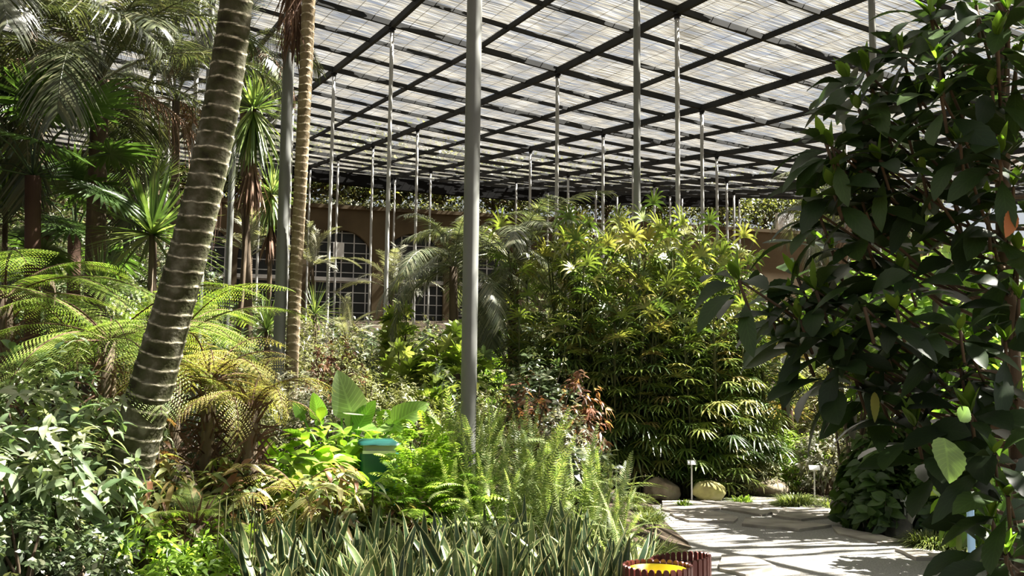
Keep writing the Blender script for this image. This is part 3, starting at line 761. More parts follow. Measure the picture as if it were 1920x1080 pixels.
def crown(e, fronds, n, z, el=(-20, 60), sc=(.9, 1.1), name='frond', az0=0.0, azs=2 * PI):
    for k in range(n):
        az = az0 + azs * ((k * .618034) % 1) + rng.normal(0, .1); t = k / max(1, n - 1)
        el_ = math.radians(el[0] + (el[1] - el[0]) * t)
        me = fronds[int(rng.integers(len(fronds)))]
        s = rng.uniform(*sc)
        link(name, me, e, euler4((0, 0, z), rx=rng.normal(0, .12), ry=-el_, rz=az, sc=s))
def ringtrunk(pts, rads, pitch, mat, n=24, amp=.05, rows=13, tiltk=.25):
    pts = np.asarray(pts, float); rads = np.asarray(rads, float)
    seg = np.linalg.norm(np.diff(pts, axis=0), axis=1); s = np.concatenate([[0], np.cumsum(seg)]); tot = s[-1]
    m_ = int(tot / pitch * rows); ss = np.linspace(0, tot, m_)
    # smooth path
    co = [np.polyfit(s, pts[:, k], min(4, len(s) - 1)) for k in range(3)]
    P = np.stack([np.polyval(c, ss) for c in co], 1); R = np.interp(ss, s, rads)
    T = unit(np.gradient(P, axis=0)); A = unit(np.cross(T, [0, 1.0, 0])); Bn = np.cross(T, A)
    an = np.arange(n) / n * 2 * PI
    V = np.zeros((m_, n, 3)); TT = np.zeros((m_, n))
    jit = np.cumsum(rng.normal(0, .06, m_)) * .3
    wob = [rng.uniform(0, 6.28) for _ in range(3)]
    for j in range(n):
        ph = ss / pitch + tiltk * np.sin(an[j] + wob[0]) + .10 * np.sin(2 * an[j] + ss * 1.7 + wob[1]) + jit + .03 * np.sin(7 * an[j] + ss * 23)
        fr = ph - np.floor(ph)
        r = R * (1 + amp * (fr ** 2) - amp * .6)
        V[:, j] = P + (A * math.cos(an[j]) + Bn * math.sin(an[j])) * r[:, None]
        TT[:, j] = np.clip((1 - np.abs(fr - .94) / .075) * 1.3, 0, 1)
    F = []
    ar = np.arange(m_ - 1)[:, None] * n; jj = np.arange(n)[None, :]; j2 = (jj + 1) % n
    F = np.stack([ar + jj, ar + j2, ar + n + j2, ar + n + jj], -1).reshape(-1, 4)
    mb = MB(); mb.raw(V.reshape(-1, 3), F, mat, TT.ravel()); return mb.mesh('trunk')

# ------------------------------------------------------------------ leaning foreground palm
TR = [(236, 950, 44), (250, 860, 43), (268, 770, 44), (292, 680, 41), (322, 590, 38), (348, 500, 37), (372, 400, 36), (396, 300, 35), (415, 200, 34), (432, 100, 32), (443, 0, 31), (455, -150, 30), (460, -330, 28), (462, -480, 26)]
d0 = 8.6
pts = [at(x, y, d0) for x, y, _ in TR]; b = gpt(228, d0)
pts = [np.array([at(232, 900, d0)[0] - .09, at(232, 900, d0)[1], b[2] - .1])] + pts[0:]
pts[0][2] = min(pts[0][2], pts[1][2] - .2)
rads = [.24] + [w * .98 / F_PX * d0 for _, _, w in TR]
lp = empty('leaning_palm', tuple(pts[0])); tag(lp, 'leaning foreground palm with thick mossy trunk of pale leaf-scar rings', 'palm tree')
o0 = pts[0].copy()
link('trunk', ringtrunk([p - o0 for p in pts], rads, .118, 'trunk', 32, tiltk=.08), lp)
ctop = pts[-1] - o0
crown(lp, FR_ke, 10, 0, (-30, 50))
for ch in lp.children:
    if ch.name.startswith('frond'): ch.matrix_basis = Matrix.Translation(tuple(ctop)) @ ch.matrix_basis

# slender tan palm
d1 = 13.4
TR2 = [(546, 720, 13), (549, 640, 12.5), (553, 540, 12), (560, 420, 12), (566, 300, 12.5), (570, 200, 12.5), (575, 100, 12.5), (579, 0, 13), (583, -150, 13)]
pts = [at(x, y, d1) for x, y, _ in TR2]; g = gpt(546, d1); pts = [np.array([pts[0][0], pts[0][1], g[2] - .1])] + pts
sl = empty('slender_palm', tuple(pts[0])); tag(sl, 'slender tan ringed palm with bare upright trunk beside the thick left pole', 'palm tree')
o0 = pts[0].copy()
link('trunk', ringtrunk([p - o0 for p in pts], [.11] + [w / F_PX * d1 for _, _, w in TR2], .105, 'trunk2', 20, amp=.07, tiltk=.15), sl)
mb = MB(); n = 260
tz = rng.uniform(0, 1, n); base = np.array([at(562, 0, d1)[k] for k in range(3)]) - o0
B = np.stack([base[0] + rng.normal(-.10, .07, n) , base[1] + rng.normal(.16, .05, n), base[2] + .9 - tz * 1.35], 1)
D = np.stack([rng.normal(0, .25, n), rng.normal(0, .25, n), -np.ones(n)], 1)
mb.leaves(B, D, np.array([0, -1.0, 0]), rng.uniform(.25, .6, n), .007, 'fibre', 'strap', 3, .1, .2, rng.uniform(0, .5, n), flat=True)
link('dead_skirt', mb.mesh('dead_skirt'), sl)

# ------------------------------------------------------------------ top-left palms
def palm(px, pybase_d, crown_px, crown_py, fr, n, r, label, el=(-30, 65), sc=(.9, 1.1), dead=0, trunkmat='bark', name='feather_palm', cs=1.0):
    d = pybase_d; c = at(crown_px, crown_py, d); g = gpt(px, d)
    e = empty(name, tuple(g)); tag(e, label, 'palm tree')
    top = c - g
    mb = MB(); k = np.linspace(0, 1, 10)
    mb.tube([top * q + np.array([.05 * math.sin(q * 5) * (1 - q), 0, 0]) for q in k], r * (1.2 - .4 * k), trunkmat, n=12); link('trunk', mb.mesh('trunk'), e)
    crown(e, fr, n, 0, el, (sc[0] * cs, sc[1] * cs))
    if dead: crown(e, FR_kd, dead, 0, (-10, 20), (sc[0] * .8 * cs, sc[1] * .9 * cs), 'dead_frond')
    for ch in e.children:
        if 'frond' in ch.name: ch.matrix_basis = Matrix.Translation(tuple(top)) @ ch.matrix_basis
    return e
palm(172, 13.0, 190, 150, FR_ke, 24, .13, 'dark feather palm with drooping fronds and shaggy brown trunk, top left', (-50, 28), dead=2, cs=1.0)
palm(-60, 11.0, -70, 40, FR_ke, 12, .13, 'feather palm entering from the left edge with sunlit hanging fronds', (-50, 20), cs=.95)
palm(330, 22.0, 330, 190, FR_ke, 13, .10, 'feather palm with pale hanging fronds between dark palm and leaning trunk', (-50, 20), dead=3, cs=.85)
palm(468, 22.0, 455, 85, FR_ke, 11, .09, 'feather palm behind the leaning trunk with straw coloured drooping fronds', (-55, 15), dead=3, cs=.8)
palm(120, 17.0, 60, 60, FR_ke, 11, .1, 'dark feather palm high behind the top left palm crown', (-45, 25), cs=1.0)
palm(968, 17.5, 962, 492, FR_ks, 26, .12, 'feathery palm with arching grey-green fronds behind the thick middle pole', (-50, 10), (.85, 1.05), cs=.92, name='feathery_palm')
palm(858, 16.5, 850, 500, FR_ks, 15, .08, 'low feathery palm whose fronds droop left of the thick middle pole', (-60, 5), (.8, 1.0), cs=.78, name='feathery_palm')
palm(600, 30.0, 585, 500, FR_cy, 14, .06, 'small grey-green palm in front of the arched window beside tan trunk', (-30, 55), cs=1.5)
palm(735, 27.0, 735, 545, FR_cy, 13, .06, 'small silvery palm in front of the second arched window', (-30, 55), cs=1.5)
palm(470, 28.0, 470, 480, FR_cy, 13, .06, 'small silvery palm in dark shade behind the drooping dracaena', (-30, 55), cs=1.6)
palm(650, 22.0, 650, 640, FR_cy, 12, .06, 'low silvery palm right of the tan trunk foot', (-20, 60), cs=1.1)
palm(1640, 24.0, 1640, 400, FR_ke, 13, .1, 'pale feather palm behind the dark broad-leaved tree under roof edge', (-55, 15), dead=3, cs=.95)
palm(1580, 30.0, 1570, 400, FR_ke, 11, .1, 'small feather palm at the end of the back wall beside air conditioner', (-55, 15), cs=.95)

# fan palms
def fanpalm(px, d, cx, cy, n, r, label, mat='l_fan', span=290, blades=30, sc=.66, name='fan_palm'):
    c = at(cx, cy, d); g = gpt(px, d); e = empty(name, tuple(g)); tag(e, label, 'palm tree'); top = c - g
    mb = MB(); mb.tube([top * q for q in np.linspace(0, 1, 6)], r, 'fibre', n=10, tint=.15); link('trunk', mb.mesh('trunk'), e)
    vs = []
    for v in range(3):
        m_ = MB(); pet = .9 * sc / .62; m_.tube([(0, 0, 0), (pet * .5, 0, .12), (pet, 0, .1)], .012, 'l_fan', n=5, tint=.5)
        fan(m_, (pet, 0, .1), (1, 0, -.25), (.35, 0, 1), blades, sc, (.050 if mat == 'l_fan' else .028) * sc / .66, mat, span, 4, .22, [.25, .6, .85][v], 'blade', .5)
        vs.append(m_.mesh('fan_leaf'))
    for k in range(n):
        az = k * 2.4 + rng.normal(0, .15); el = math.radians(75 - 100 * k / n)
        link('fan_leaf', vs[k % 3], e, Matrix.Translation(tuple(top)) @ euler4((0, 0, 0), rx=rng.normal(0, .3), ry=-el, rz=az, sc=rng.uniform(.85, 1.1)))
    return e
fanpalm(70, 12.0, 62, 330, 14, .09, 'fan palm with round bright and dark pleated leaves, left edge')
fanpalm(-20, 14.0, -30, 430, 12, .1, 'fan palm with spiky dark leaves cut by the left edge below the bright fans')
fanpalm(140, 16.0, 140, 440, 12, .1, 'low dark fan palm beneath the top left feather palm')
fanpalm(1480, 18.0, 1475, 755, 13, .1, 'fan palm with yellow-orange old leaves right of the lady palm clump', 'l_rhapisy', 230, 20, .7)
fanpalm(1420, 17.0, 1405, 700, 12, .1, 'green fan palm tucked behind the right side of lady palm clump', 'l_rhapis', 230, 20, .6)

# ------------------------------------------------------------------ yuccas and dracaenas
def spiky(px, d, heads, label, cat='plant', L=.8, W=.022, n=90, matk='l_yucca', skirt=0, name='dracaena', e=(-.3, 1.45), dr=.3, trunkr=.05):
    g = gpt(px, d); E = empty(name, tuple(g)); tag(E, label, cat)
    for (hx, hy, s) in heads:
        c = at(hx, hy, d) - g
        mb = MB(); mb.tube([(0, 0, 0), c * [.6, .6, .5], c], [trunkr, trunkr * .8, trunkr * .7], 'bark', n=8); link('stem', mb.mesh('stem'), E)
        o = link('leaf_rosette', rosette(n, L * s, W * s, matk, e, 'blade', 6, dr).mesh('leaf_rosette'), E, Matrix.Translation(tuple(c)))
        if skirt:
            mb = rosette(int(n * .9), L * s * .95, W * s * 1.1, matk, (-1.45, -.75), 'blade', 6, .25, tint=(.1, .8))
            link('hanging_leaves', mb.mesh('hanging_leaves'), E, Matrix.Translation(tuple(c - [0, 0, .02])))
            if skirt > 1:
                mb = rosette(int(n * .8), L * s * .9, W * s, 'fibre', (-1.5, -1.15), 'blade', 5, .1, tint=(.1, .8), r0=.05)
                link('dead_leaves', mb.mesh('dead_leaves'), E, Matrix.Translation(tuple(c - [0, 0, L * s * .75])))
    return E
spiky(432, 15.0, [(476, 205, 1.0)], 'tall dracaena with upright green tuft over a long hanging leaf skirt', L=.95, W=.022, n=110, skirt=2)
spiky(500, 16.0, [(510, 365, .85)], 'dracaena with brown withered hanging leaves left of the thick left pole', L=.75, n=70, skirt=2)
spiky(285, 12.5, [(285, 440, 1.0)], 'big spiky green yucca between dark palm trunk and leaning trunk', L=.98, W=.03, n=130, e=(-.5, 1.45), dr=.18, name='yucca')
spiky(300, 15.5, [(290, 345, .8)], 'spiky yucca tuft higher up behind the big yucca', L=.95, W=.024, n=90, dr=.3, name='yucca')
spiky(185, 12.0, [(188, 545, .7)], 'dark spiky yucca low above the tree fern', L=.85, W=.022, n=80, dr=.2, name='yucca')
spiky(20, 13.5, [(10, 390, .9)], 'spiky yucca tuft at left edge below the fan palm', L=.9, W=.024, n=80, dr=.25, name='yucca')
spiky(500, 15.5, [(500, 620, .8)], 'low spiky yucca with arching leaves at the foot of the thick left pole', L=.85, W=.018, n=80, dr=.35, name='yucca')
spiky(600, 17.5, [(590, 590, .7)], 'thin-leaved spiky yucca right of the tan palm trunk', L=.9, W=.016, n=60, dr=.3, name='yucca')
spiky(1735, 15.0, [(1735, 430, .8)], 'spiky grey-green tuft behind the thick right pole', L=.9, W=.02, n=70, dr=.3, name='yucca')

# ------------------------------------------------------------------ tree ferns
def fern_crown(px, d, cx, cy, fr, n, label, el, sc, trunk=True, name='tree_fern', cat='fern', az0=0.0, azs=2 * PI, trunkr=.07):
    g = gpt(px, d); E = empty(name, tuple(g)); tag(E, label, cat); c = at(cx, cy, d) - g
    if trunk:
        mb = MB(); mb.tube([(0, 0, 0), c * .5, c], [trunkr * 1.2, trunkr, trunkr], 'bark', n=10)
        n_ = 130; t_ = rng.uniform(0.2, 1, n_); a_ = rng.uniform(0, 6.28, n_)
        mb.leaves(c * t_[:, None], np.stack([np.cos(a_) * .5, np.sin(a_) * .5, rng.uniform(-.9, 1.2, n_)], 1), np.array([0, -1.0, 0.1]), .4, .010, 'fibre', 'strap', 2, 0, .1, rng.uniform(0, .3, n_), flat=True)
        link('trunk', mb.mesh('trunk'), E)
    crown(E, fr, n, 0, el, sc, 'frond', az0, azs)
    for ch in E.children:
        if ch.name.startswith('frond'): ch.matrix_basis = Matrix.Translation(tuple(c)) @ ch.matrix_basis
    return E
fern_crown(215, 9.6, 205, 640, FR_tf, 14, 'bright green tree fern with broad arching fronds behind the leaning trunk', (-22, 10), (.72, .9))
fern_crown(30, 10.4, 10, 560, FR_tf, 11, 'bright green tree fern at the left edge with fronds spreading to the trunk', (-20, 10), (.8, 1.0))
fern_crown(330, 11.2, 330, 640, FR_tf, 11, 'bright tree fern whose fronds reach right past the leaning trunk', (-22, 8), (.75, .92))
fern_crown(395, 9.8, 392, 720, FR_yf, 21, 'yellowing fern with hanging fronds right of the leaning trunk', (-10, 40), (.85, 1.1), name='fern')
fern_crown(480, 9.6, 470, 770, FR_yf, 11, 'pale yellow fern with upright lacy fronds above the broad-leaved bush', (0, 50), (.7, .9), name='fern')
fern_crown(360, 8.4, 368, 985, FR_tf, 8, 'small dome of lacy dark fern fronds beside the thin reed stems', (0, 30), (.24, .32), name='fern')
# sword ferns (nephrolepis)
def sword_fern(px, d, cy, n, label, sc, el=(-12, 20)):
    g = gpt(px, d); top = at(px, cy, d)[2]; z0 = max(g[2], top - 1.05 * sc)
    E = empty('sword_fern', (g[0], g[1], g[2])); tag(E, label, 'fern', 'sword ferns in front of the middle pole')
    mb = MB(); mb.tube([(0, 0, -.05), (0, 0, max(.05, z0 - g[2]))], [.09, .05], 'bark', n=8); link('crown_base', mb.mesh('crown_base'), E)
    for k in range(n):
        az = k * 2.4 + rng.normal(0, .2); me = FR_ne[int(rng.integers(4))]
        link('frond', me, E, euler4((rng.normal(0, .08), rng.normal(0, .08), z0 - g[2]), rx=rng.normal(0, .2), ry=-math.radians(rng.uniform(*el)), rz=az, sc=sc * rng.uniform(.75, 1.15)))
sf = [(878, 9.8, 765, 24, 'sword fern directly in front of the thick middle pole foot', 1.0), (895, 9.5, 800, 24, 'sword fern low in front of the thick middle pole', 1.0),
      (905, 10.0, 745, 26, 'sword fern with upright ladder fronds right at the thick middle pole', 1.0),
      (985, 10.2, 770, 26, 'sword fern clump with tall fronds right of the thick middle pole', 1.0),
      (1075, 10.0, 815, 26, 'sword fern with long arching fronds reaching toward the lady palms', 1.05),
      (1130, 9.6, 850, 20, 'sword fern with upright fronds at the right end of the fern mass', .8),
      (950, 9.4, 840, 26, 'grey-green sword fern in the middle of the fern mass', .9),
      (1040, 9.2, 880, 24, 'sword fern low in front, just above the variegated snake plants', .8),
      (880, 9.3, 860, 22, 'sword fern low left of the fern mass beside the bright compound-leaf bush', .8),
      (1150, 9.0, 900, 16, 'small sword fern nearest the start of the path', .7),
      (860, 10.6, 790, 18, 'sword fern just left of the thick middle pole foot', .8),
      (1010, 9.9, 800, 20, 'dense sword fern between tall clump and arching fronds', 1.0)]
for a in sf: sword_fern(a[0], a[1], a[2], a[3] + 10, a[4], a[5])
fern_crown(560, 9.0, 560, 930, FR_yf, 10, 'low yellow-green fern left of the snake plants beneath the croton', (0, 30), (.5, .7), False, name='fern')
fern_crown(500, 9.2, 500, 960, FR_yf, 9, 'small yellow-green fern beside the thin reed stems', (0, 30), (.5, .65), False, name='fern')

# ------------------------------------------------------------------ lady palm (rhapis) clumps
def cane(h, nf, matk, seed):
    mb = MB(); mb.tube([(0, 0, 0), (.03, 0, h * .5), (.0, 0.02, h)], .013, 'cane', n=5)
    zt = np.linspace(.22, 1.0, nf) * h
    for k, z in enumerate(zt):
        a = k * 2.4 + rng.normal(0, .3); el = .1 + .9 * (k / nf) ** 2; pet = rng.uniform(.18, .34)
        d = np.array([math.cos(a) * math.cos(el), math.sin(a) * math.cos(el), math.sin(el)])
        b = np.array([0, 0, z]) + d * pet; mb.tube([(0, 0, z - .03), b], .004, matk, n=4, tint=.3)
        up = Z + d * .2
        fan(mb, b, d + [0, 0, -.45 + .5 * el], up, 9, rng.uniform(.26, .37), .0135, matk, 190, 3, .4, float(np.clip(rng.normal(.38 + .2 * k / nf, .2), 0, 1)), 'strap', .2)
    return mb.mesh('cane')
CN = [cane(2.0, 24, 'l_rhapis', k) for k in range(3)] + [cane(2.0, 18, 'l_rhapisy', 9), cane(1.2, 13, 'l_rhapis', 3)]
def rhapis(spots, label, cx, d0_):
    g = gpt(cx, d0_); E = empty('lady_palm', tuple(g)); tag(E, label, 'palm shrub', 'lady palm clumps beside the path')
    for (px, d, ytop) in spots:
        q = gpt(px, d); top = at(px, ytop, d)[2]; h = top - q[2]
        me = CN[int(rng.choice([0, 1, 2, 0, 1, 2, 3]))] if h > 1.3 else CN[4]; hh = 2.0 if me != CN[4] else 1.2
        link('cane', me, E, Matrix.Translation(tuple(q - g)) @ euler4((0, 0, 0), rx=rng.normal(0, .05), ry=rng.normal(0, .06), rz=rng.uniform(0, 6.28), sc=(1, 1, h / hh * .97)))
def rh_spots(x0, x1, y0, y1, da, db, n, jit=18):
    r = []
    for k in range(n):
        t = rng.random(); r.append((x0 + (x1 - x0) * rng.random(), da + (db - da) * rng.random(), y0 + (y1 - y0) * rng.random() + rng.normal(0, jit)))
    return r
rhapis(rh_spots(1000, 1190, 450, 500, 15.9, 16.9, 24), 'tall lady palm clump with fan leaves just right of the feathery palm', 1095, 16.4)
rhapis(rh_spots(1190, 1400, 470, 530, 15.9, 16.9, 26), 'lady palm clump with glossy fan leaves below the distant brown wall', 1290, 16.4)
rhapis(rh_spots(1140, 1380, 560, 640, 15.3, 16.3, 26), 'lady palm clump in front with pale sunlit fans above the rocks', 1260, 16.0)
rhapis(rh_spots(1150, 1390, 690, 780, 15.6, 16.1, 18), 'low lady palm fans drooping just behind the brown angular rock', 1270, 15.4)
rhapis(rh_spots(965, 1100, 560, 640, 15.6, 16.6, 12), 'shaded lady palm clump beside the russet shrub', 1040, 16.1)
rhapis(rh_spots(1380, 1450, 560, 650, 16.0, 17.0, 8), 'small lady palm clump at the right flank of the big clumps', 1415, 16.5)

# ------------------------------------------------------------------ shrubs, near to far
put(T_grey, 70, 630, 380, 8.6, 'broad_leaf_shrub', 'tall grey-green broad-leaved shrub at the left edge')
put(T_grey, 160, 760, 230, 8.0, 'broad_leaf_shrub', 'grey-green shrub with hanging oval leaves left of the leaning trunk foot')
put(T_grey, 20, 780, 230, 7.8, 'broad_leaf_shrub', 'lower grey-green shrub in the left corner, sunlit oval leaves')
put(T_greys, 70, 930, 260, 7.4, 'small_leaf_shrub', 'dark tiny-leaved groundcover shrub in the bottom left corner')
put(T_greys, 200, 1000, 160, 7.4, 'small_leaf_shrub', 'dark tiny-leaved groundcover right of the bottom left corner')
put(T_mix, 300, 800, 150, 8.9, 'croton_shrub', 'croton with drooping yellow and russet leaves right of the leaning trunk foot')
put(T_mix, 330, 880, 170, 8.6, 'croton_shrub', 'croton with hanging yellow-green leaves above the bright low bush')
put(T_mix, 440, 850, 190, 9.4, 'croton_shrub', 'yellowing croton left of the broad-leaved bush')
put(T_mix, 610, 850, 180, 9.2, 'croton_shrub', 'croton with brown and yellow drooping leaves left of the green bin')
put(T_mix, 700, 878, 110, 9.0, 'croton_shrub', 'croton with russet leaves hanging in front of the green bin')
put(T_mix, 760, 935, 130, 9.0, 'croton_shrub', 'low croton above the snake plants right of the green bin')
put(T_mix, 640, 900, 160, 8.9, 'croton_shrub', 'shaded croton just above the snake plants')
put(T_fine2, 300, 960, 200, 8.2, 'fine_leaf_bush', 'bright green fine-leaved bush at the bottom beside the left corner')
put(T_fine2, 420, 975, 170, 8.3, 'fine_leaf_bush', 'bright green fine-leaved bush around the thin reed stems')
put(T_fine2, 360, 1020, 240, 7.8, 'fine_leaf_bush', 'bright green low bush touching the bottom edge')
put(T_brd, 570, 775, 190, 10.0, 'broad_leaf_bush', 'bright broad-leaved bush left of the green bin below elephant ears')
put(T_brd, 660, 810, 120, 10.6, 'broad_leaf_bush', 'broad-leaved bush just behind the green bin')
put(T_dark, 480, 830, 170, 9.9, 'dark_leaf_bush', 'dark green bush under the pale yellow fern')
put(T_pin, 800, 780, 170, 9.8, 'compound_leaf_bush', 'bright yellow-green compound-leaved bush left of the middle pole')
put(T_pin, 790, 860, 190, 9.4, 'compound_leaf_bush', 'bright compound-leaved bush right of the green bin')
put(T_pin, 730, 775, 120, 11.0, 'compound_leaf_bush', 'compound-leaved bush behind the green bin beside elephant ears')
put(T_pin, 855, 840, 110, 9.5, 'compound_leaf_bush', 'compound-leaved bush touching the sword ferns')
put(T_silver, 545, 690, 150, 12.5, 'silver_shrub', 'dark silvery fine-leaved shrub behind the pale yellow fern')
put(T_silver, 600, 700, 140, 12.2, 'silver_shrub', 'silvery fine-leaved shrub behind the elephant ears')
put(T_fine, 690, 680, 150, 13.2, 'fine_leaf_shrub', 'olive fine-leaved shrub right of the tall pale elephant ear')
put(T_fine, 770, 700, 160, 13.0, 'fine_leaf_shrub', 'olive fine-leaved shrub left of the middle pole')
put(T_fine, 590, 590, 180, 17.0, 'fine_leaf_shrub', 'olive mounded shrub right of the tan palm trunk')
put(T_red, 620, 640, 170, 15.5, 'russet_shrub', 'pale russet twiggy shrub below the olive mound')
put(T_fat, 855, 585, 180, 15.0, 'lobed_leaf_shrub', 'bright lobed-leaf shrub directly behind the middle pole')
put(T_fat, 745, 550, 110, 18.0, 'lobed_leaf_shrub', 'bright lobed-leaf shrub with raised head before the second arch')
put(T_fat, 770, 635, 150, 15.5, 'lobed_leaf_shrub', 'bright lobed-leaf shrub left of the middle pole')
put(T_fat, 820, 690, 130, 13.8, 'lobed_leaf_shrub', 'lobed-leaf shrub low beside the middle pole, partly shaded')
put(T_dark, 840, 680, 150, 14.0, 'dark_leaf_bush', 'dark shiny-leaved bush at the back of the middle pole')
put(T_red, 985, 695, 110, 13.0, 'russet_shrub', 'russet-leaved shrub right of the middle pole')
put(T_red, 1090, 685, 100, 13.2, 'russet_shrub', 'russet-leaved shrub at the left foot of the lady palms')
put(T_silver, 1060, 755, 120, 12.2, 'silver_shrub', 'silvery shrub just above the arching sword ferns')
put(T_dark, 1010, 640, 170, 14.6, 'dark_leaf_bush', 'dark bush in the shade between feathery palm and lady palms')
put(T_fine, 1370, 835, 170, 16.3, 'fine_leaf_shrub', 'olive fine-leaved shrub behind the yellow lichen rock')
put(T_fine, 1430, 850, 150, 16.6, 'fine_leaf_shrub', 'olive fine-leaved shrub behind the long low rock')
put(T_fine2, 1480, 800, 150, 17.0, 'fine_leaf_bush', 'green leafy bush under the yellow-orange fan palm')
put(T_fine, 1560, 740, 150, 18.0, 'fine_leaf_shrub', 'olive shrub behind the white plant tag')
put(T_silver, 1540, 800, 150, 16.5, 'silver_shrub', 'silvery arching shrub beside the white plant tag')
put(T_fine2, 1600, 720, 160, 19.0, 'fine_leaf_bush', 'light green bush seen beneath the dark broad leaves')
put(T_hyd, 1655, 795, 170, 12.3, 'hydrangea_shrub', 'green oval-leaved shrub in shade above the dark boulder')
put(T_hyd, 1640, 875, 140, 12.0, 'hydrangea_shrub', 'low green oval-leaved shrub overhanging the path corner')
put(T_hyd, 1750, 845, 170, 12.1, 'hydrangea_shrub', 'dark green oval-leaved shrub behind the shaded grass tuft')
put(T_bigl, 1740, 460, 330, 12.5, 'large_leaf_shrub', 'sunlit large-leaved shrub between dark tree and thick right pole', lift=1.5)
put(T_bigl, 1880, 470, 300, 12.0, 'large_leaf_shrub', 'sunlit large-leaved shrub around the thick right pole', lift=.8)
put(T_bigl, 1600, 500, 200, 13.5, 'large_leaf_shrub', 'bright large-leaved shrub left of the dark tree trunk foliage', lift=2.0)
put(T_bigl, 1880, 640, 240, 9.6, 'large_leaf_shrub', 'large-leaved shrub low behind the dark branches')
# middle and far fillers
fill = [(T_dark, 30, 520, 200, 15), (T_dark, 120, 430, 220, 18), (T_fine, 230, 560, 180, 15), (T_dark, 420, 600, 160, 16), (T_fine, 470, 640, 140, 14.5),
        (T_dark, 400, 540, 170, 22), (T_dark, 480, 555, 160, 26), (T_silver, 560, 570, 150, 24), (T_fine, 650, 620, 150, 20), (T_dark, 700, 600, 150, 24),
        (T_silver, 760, 610, 150, 24), (T_dark, 820, 600, 150, 22), (T_fine2, 900, 620, 160, 20), (T_dark, 1000, 560, 200, 22), (T_dark, 1150, 520, 220, 22),
        (T_dark, 1300, 540, 220, 22), (T_fine, 1430, 560, 200, 22), (T_dark, 1540, 520, 200, 24), (T_fine, 1660, 480, 220, 22), (T_dark, 1780, 420, 220, 26),
        (T_fine2, 1900, 430, 240, 22), (T_dark, 0, 400, 220, 24), (T_dark, 240, 420, 220, 26), (T_dark, 330, 450, 200, 28), (T_silver, 100, 330, 260, 32),
        (T_dark, 1680, 560, 220, 18), (T_fine, 1540, 620, 180, 20), (T_dark, 1120, 640, 200, 17.5), (T_dark, 1270, 680, 240, 17), (T_fine, 500, 740, 150, 12),
        (T_dark, 640, 770, 200, 11.6), (T_dark, 250, 760, 170, 10.8), (T_dark, 120, 620, 200, 12), (T_fine, 900, 700, 160, 12.5), (T_dark, 1080, 820, 180, 11.5), (T_dark, 860, 900, 200, 9.8), (T_dark, 560, 880, 240, 10.0), (T_dark, 380, 900, 240, 9.6)  ,(T_dark, 60, 440, 260, 20), (T_dark, 200, 470, 200, 20), (T_fine, 330, 500, 180, 21), (T_dark, 130, 380, 260, 30), (T_silver, 300, 400, 200, 34), (T_dark, 20, 330, 240, 36), (T_dark, 880, 590, 170, 30), (T_fine, 760, 590, 180, 32), (T_dark, 640, 600, 170, 34), (T_dark, 960, 560, 170, 32), (T_silver, 820, 640, 150, 19)]
fl = ['dark shrub at the left edge under the fans', 'dark shrub far behind the fan palms', 'olive shrub behind the tree fern', 'dark shrub right of the leaning trunk', 'olive shrub before the thick left pole',
      'shaded shrub behind the medium pole', 'shaded shrub at the foot of the far palm row', 'silvery shrub below the first arch', 'olive shrub below the first arch grille', 'dark shrub before the arched wall',
      'silvery shrub before the second arch', 'dark shrub below the drooping feathery palm', 'light green shrub behind the middle pole', 'dark shrub behind the feathery palm', 'dark shrub behind the tall lady palms',
      'dark shrub behind the right lady palms', 'olive shrub right of the lady palms', 'dark shrub below the brown wall end', 'olive shrub behind the dark tree', 'dark shrub beyond the thick right pole',
      'light green shrub by the right edge', 'dark shrub far left behind the yucca', 'dark shrub beyond the shaggy palm', 'dark shrub beyond the big yucca', 'silvery shrub on the far left slope',
      'dark shrub behind the sunlit large leaves', 'olive shrub behind the yellow-orange fan', 'dark shrub inside the left lady palm clump', 'dark shrub inside the front lady palm clump', 'olive shrub above the pale fern',
      'dark shrub below the elephant ears', 'dark shrub behind the leaning trunk', 'dark shrub under the left tree fern', 'olive shrub right at the middle pole foot', 'dark shrub under the arching ferns', 'dark undergrowth shrub under the compound leaves', 'dark undergrowth shrub under the crotons', 'dark undergrowth shrub under the left crotons',
      'dark shrub below the left fan palm', 'dark shrub behind the shaggy trunk', 'olive shrub behind the big yucca', 'dark shrub on the slope behind the fan palms', 'silvery shrub far behind the big yucca', 'dark shrub far up the slope at the left edge',
      'dark shrub under the third arch', 'olive shrub under the second arch', 'dark shrub directly under the notice arch', 'dark shrub below the wall behind the feathery palm', 'silvery shrub left of the middle pole before the arches']
for (T, a, b_, c, d), l in zip(fill, fl): put(T, a, b_, c, d, 'background_shrub', l, 'shrub')

